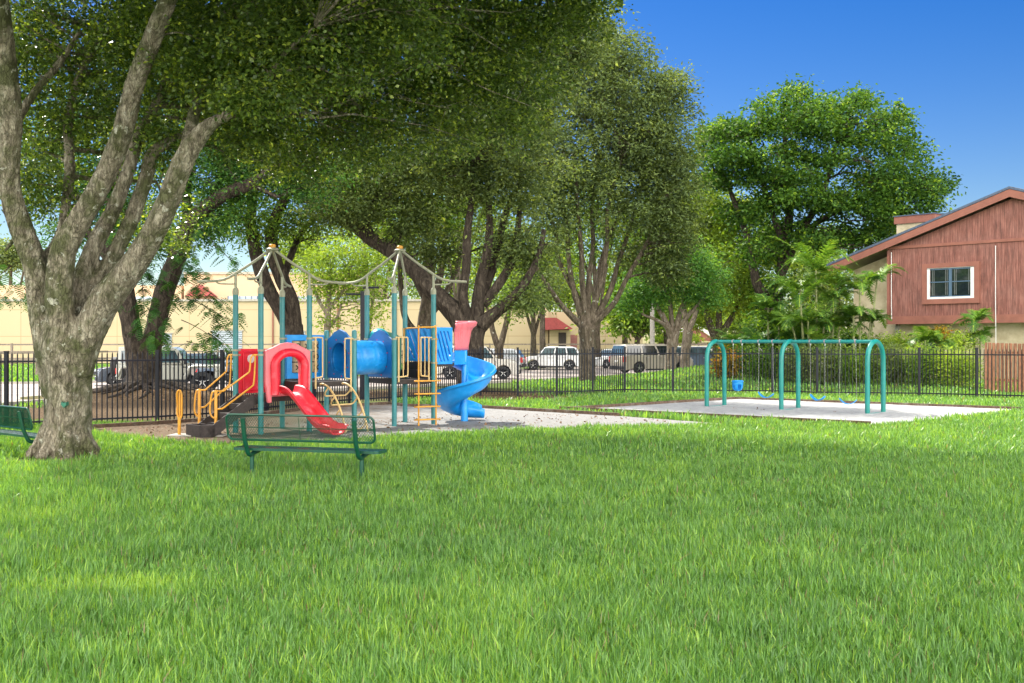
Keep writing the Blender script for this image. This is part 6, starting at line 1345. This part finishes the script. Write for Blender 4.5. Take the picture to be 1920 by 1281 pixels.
def palm(name, label, pxx, Yd, tops, seed, nf=9, L=2.0, group='palms round the house', bright=.45, zg=None):
    x, y, _ = px(pxx, CY, Yd); z0 = float(terrain(x, y)); root = thing(name, label, 'palm', (x, y, z0), group); r = np.random.default_rng(seed); Vs = []; Ts = []; mb = MB()
    for (tx, ty, dy, Lf, n) in tops:
        tp = np.array(px(tx, ty, Yd+dy)); bs_ = np.array([x+(tp[0]-x)*.35+r.normal(0, .15), y+dy*.5, z0]); mid = (bs_+tp)/2+np.array([(tp[0]-x)*.12, 0, 0])
        mb.tube([tuple(bs_), tuple(mid), tuple(tp)], [.07, .055, .04], 8)
        for k in range(n):
            az = 2*PI*k/n+r.uniform(-.35, .35); lf = r.uniform(.35, 1.25); frond(Vs, Ts, r, tp+np.array([0, 0, -.1]), az, Lf*r.uniform(.8, 1.15), lf, .55+.45*r.random(), tt=bright-.12+.45*(lf-.8)+r.normal(0, .12))
    mb.build('stems', M['palmstem'], root, smooth=True); build_crown(np.array(Vs).reshape(-1, 3), Ts, M['palm'], root, 'fronds')
palm('areca_palm', 'tall clustered palm with yellow arching fronds left of the house eave', 1530, 57, [(1530, 505, 0, 2.7, 12), (1500, 560, -.5, 2.2, 9), (1560, 560, .5, 2.0, 9), (1515, 600, -.8, 1.8, 8), (1545, 610, -.3, 1.8, 8), (1485, 610, .2, 1.7, 8), (1575, 610, .3, 1.7, 8), (1535, 640, -1.0, 1.6, 9), (1500, 540, .4, 1.8, 9), (1568, 530, .4, 1.7, 8)], 1)
palm('areca_palm', 'palm leaning against the red brown wall corner with grey green fronds', 1610, 56.5, [(1612, 540, 0, 1.7, 10), (1645, 520, .4, 1.5, 9), (1600, 590, -.4, 1.7, 8), (1632, 600, -.2, 1.5, 8)], 2, bright=.38)
palm('fan_palm', 'dark low palm clump left of the tall yellow fronded palm', 1440, 60, [(1460, 610, 0, 1.9, 13), (1420, 640, .3, 1.6, 11), (1385, 650, 0, 1.5, 10), (1495, 630, -.2, 1.7, 12), (1440, 575, .2, 1.6, 10)], 3, bright=.12)
palm('young_palm', 'small palm growing up in front of the house sill', 1832, 54, [(1828, 600, 0, 1.1, 8), (1838, 625, -.2, .9, 7)], 4, bright=.4)
palm('young_palm', 'low bright palm under the ground floor glass door', 1745, 53, [(1735, 635, 0, 1.1, 9), (1760, 640, .3, 1.0, 8)], 5, bright=.55)
def shrub(label, x, y, Yd, rx, ry, mat, seed, size=.12, asp=.35, n=90, per=26, cat='shrub', name='shrub'):
    c = px(x, y, Yd); zg = float(terrain(c[0], Yd)); root = thing(name, label, cat, (c[0], Yd, zg), 'shrubs along the fence by the house'); s_ = Yd/F
    V, T, Cc = leaf_cloud([(c[0], Yd, max(c[2], zg+ry*s_*.7), rx*s_, rx*s_*.8, ry*s_, n)], per, size, asp, seed, .8, .28, .0, updir=.3, shell=1.7)
    V[:, 2] = np.maximum(V[:, 2], zg+.02); build_crown(V, T, mat, root, 'foliage'); mb = MB(); r = random.Random(seed)
    for i in range(9):
        t_ = Cc[r.randrange(len(Cc))]; b_ = Vector((c[0]+r.uniform(-.2, .2)*rx*s_, Yd+r.uniform(-.2, .2), zg)); mb.tube([b_, b_.lerp(Vector(t_), .6)+Vector((0, 0, .1)), Vector(t_)], [.025, .018, .006], 5, cap=False)
    mb.build('stems', M['bark_mid'], root)
SH = [('tall dark bush mass behind the clustered palm stems', 1520, 625, 61.5, 55, 55, 'leaf_crisp', .2, .35), ('dark bush behind the leaning palm at the cream wall', 1592, 650, 58.5, 34, 34, 'leaf_crisp', .2, .35), ('dark leafy mass behind the low fan palm clump', 1440, 630, 63, 50, 38, 'leaf_crisp', .2, .35), ('deep green bush under the tiered foliage tree', 1375, 650, 66, 40, 30, 'leaf_olive', .2, .35),
      ('dark leafy shrub under the low palm clump', 1395, 690, 58, 38, 34, 'leaf_crisp', .16, .3), ('yellow variegated shrub between the left and middle arches', 1362, 700, 56, 18, 30, 'croton', .22, .35), ('broad dark shrub behind the left half of the swing beam', 1445, 690, 55, 45, 38, 'leaf_crisp', .16, .3),
      ('pale grey green shrub behind the middle arch', 1500, 685, 53, 38, 38, 'leaf_olive', .2, .18), ('olive ferny shrub right of the middle arch', 1560, 690, 52, 42, 36, 'leaf_olive', .22, .16), ('mid green ferny shrub left of the right arch', 1610, 688, 51, 36, 38, 'leaf_mid', .22, .16),
      ('feathery grey green shrub just right of the right arch', 1672, 688, 51, 42, 40, 'leaf_olive', .24, .14), ('bright fern like shrub behind the fence below the window', 1735, 685, 50, 42, 42, 'leaf_mid', .24, .14), ('tall grassy shrub next to the brown board fence', 1795, 690, 49, 38, 38, 'leaf_yel', .24, .14),
      ('rounded yellow green shrub topping the hedge by the board fence', 1800, 640, 54, 42, 17, 'leaf_yel', .12, .4), ('small reddish yellow croton below the door', 1760, 628, 55, 18, 12, 'croton', .2, .4), ('light green shrub above the fence right of the right arch', 1690, 642, 55, 40, 14, 'leaf_yel', .14, .35), ('low bush at the wall foot left of the glass door', 1640, 650, 57, 40, 18, 'leaf_mid', .16, .3),
      ('dark shrub filling the gap behind the right arch', 1645, 700, 54, 30, 22, 'leaf_crisp', .16, .25)]
for i, (lab, x, y, Yd, rx, ry, mt, sz, asp) in enumerate(SH): shrub(lab, x, y, Yd, rx, ry, M[mt], 300+i, sz, asp, n=int(rx*ry/9), per=24)
shrub('long clipped yellow hedge in front of the orange gabled cottage', 1262, 634, 104, 62, 6, M['leaf_yel'], 400, .3, .5, 90, 20, 'hedge', 'hedge')

# ------------------------------------------------------------------ fallen leaves
def fallen():
    r = np.random.default_rng(9); Vs = []; n = 2600
    regs = [((-9, 25), (-2.5, 31), 700), ((-3, 27), (4, 33), 350), ((-14, 40), (-9.6, 44), 500), ((-6, 44), (3, 47), 350), ((-3, 37), (2, 43.5), 500), ((3, 30), (12, 38), 220), ((-9.2, 19.4), (-7.2, 20.4), 60)]
    for (x0, y0), (x1, y1), k in regs:
        x = r.uniform(x0, x1, k); y = r.uniform(y0, y1, k); z = terrain(x, y)+.025; a = r.uniform(0, 6.28, k); s_ = r.uniform(.02, .05, k)
        u = np.stack([np.cos(a)*s_, np.sin(a)*s_, r.normal(0, .3, k)*s_], 1); w_ = np.stack([-np.sin(a)*s_*.5, np.cos(a)*s_*.5, r.normal(0, .3, k)*s_], 1); c = np.stack([x, y, z], 1)
        Vs.append(np.stack([c-u, c+w_, c+u, c-w_+np.array([0, 0, .01])], 1).reshape(-1, 3))
    V = np.concatenate(Vs); n = len(V)//4
    o = np_mesh('fallen_leaves', V, np.arange(n*4), np.arange(n)*4, M['pot']); tag(o, 'scattered brown fallen leaves on the sand and soil', 'leaves', kind='stuff')
fallen()
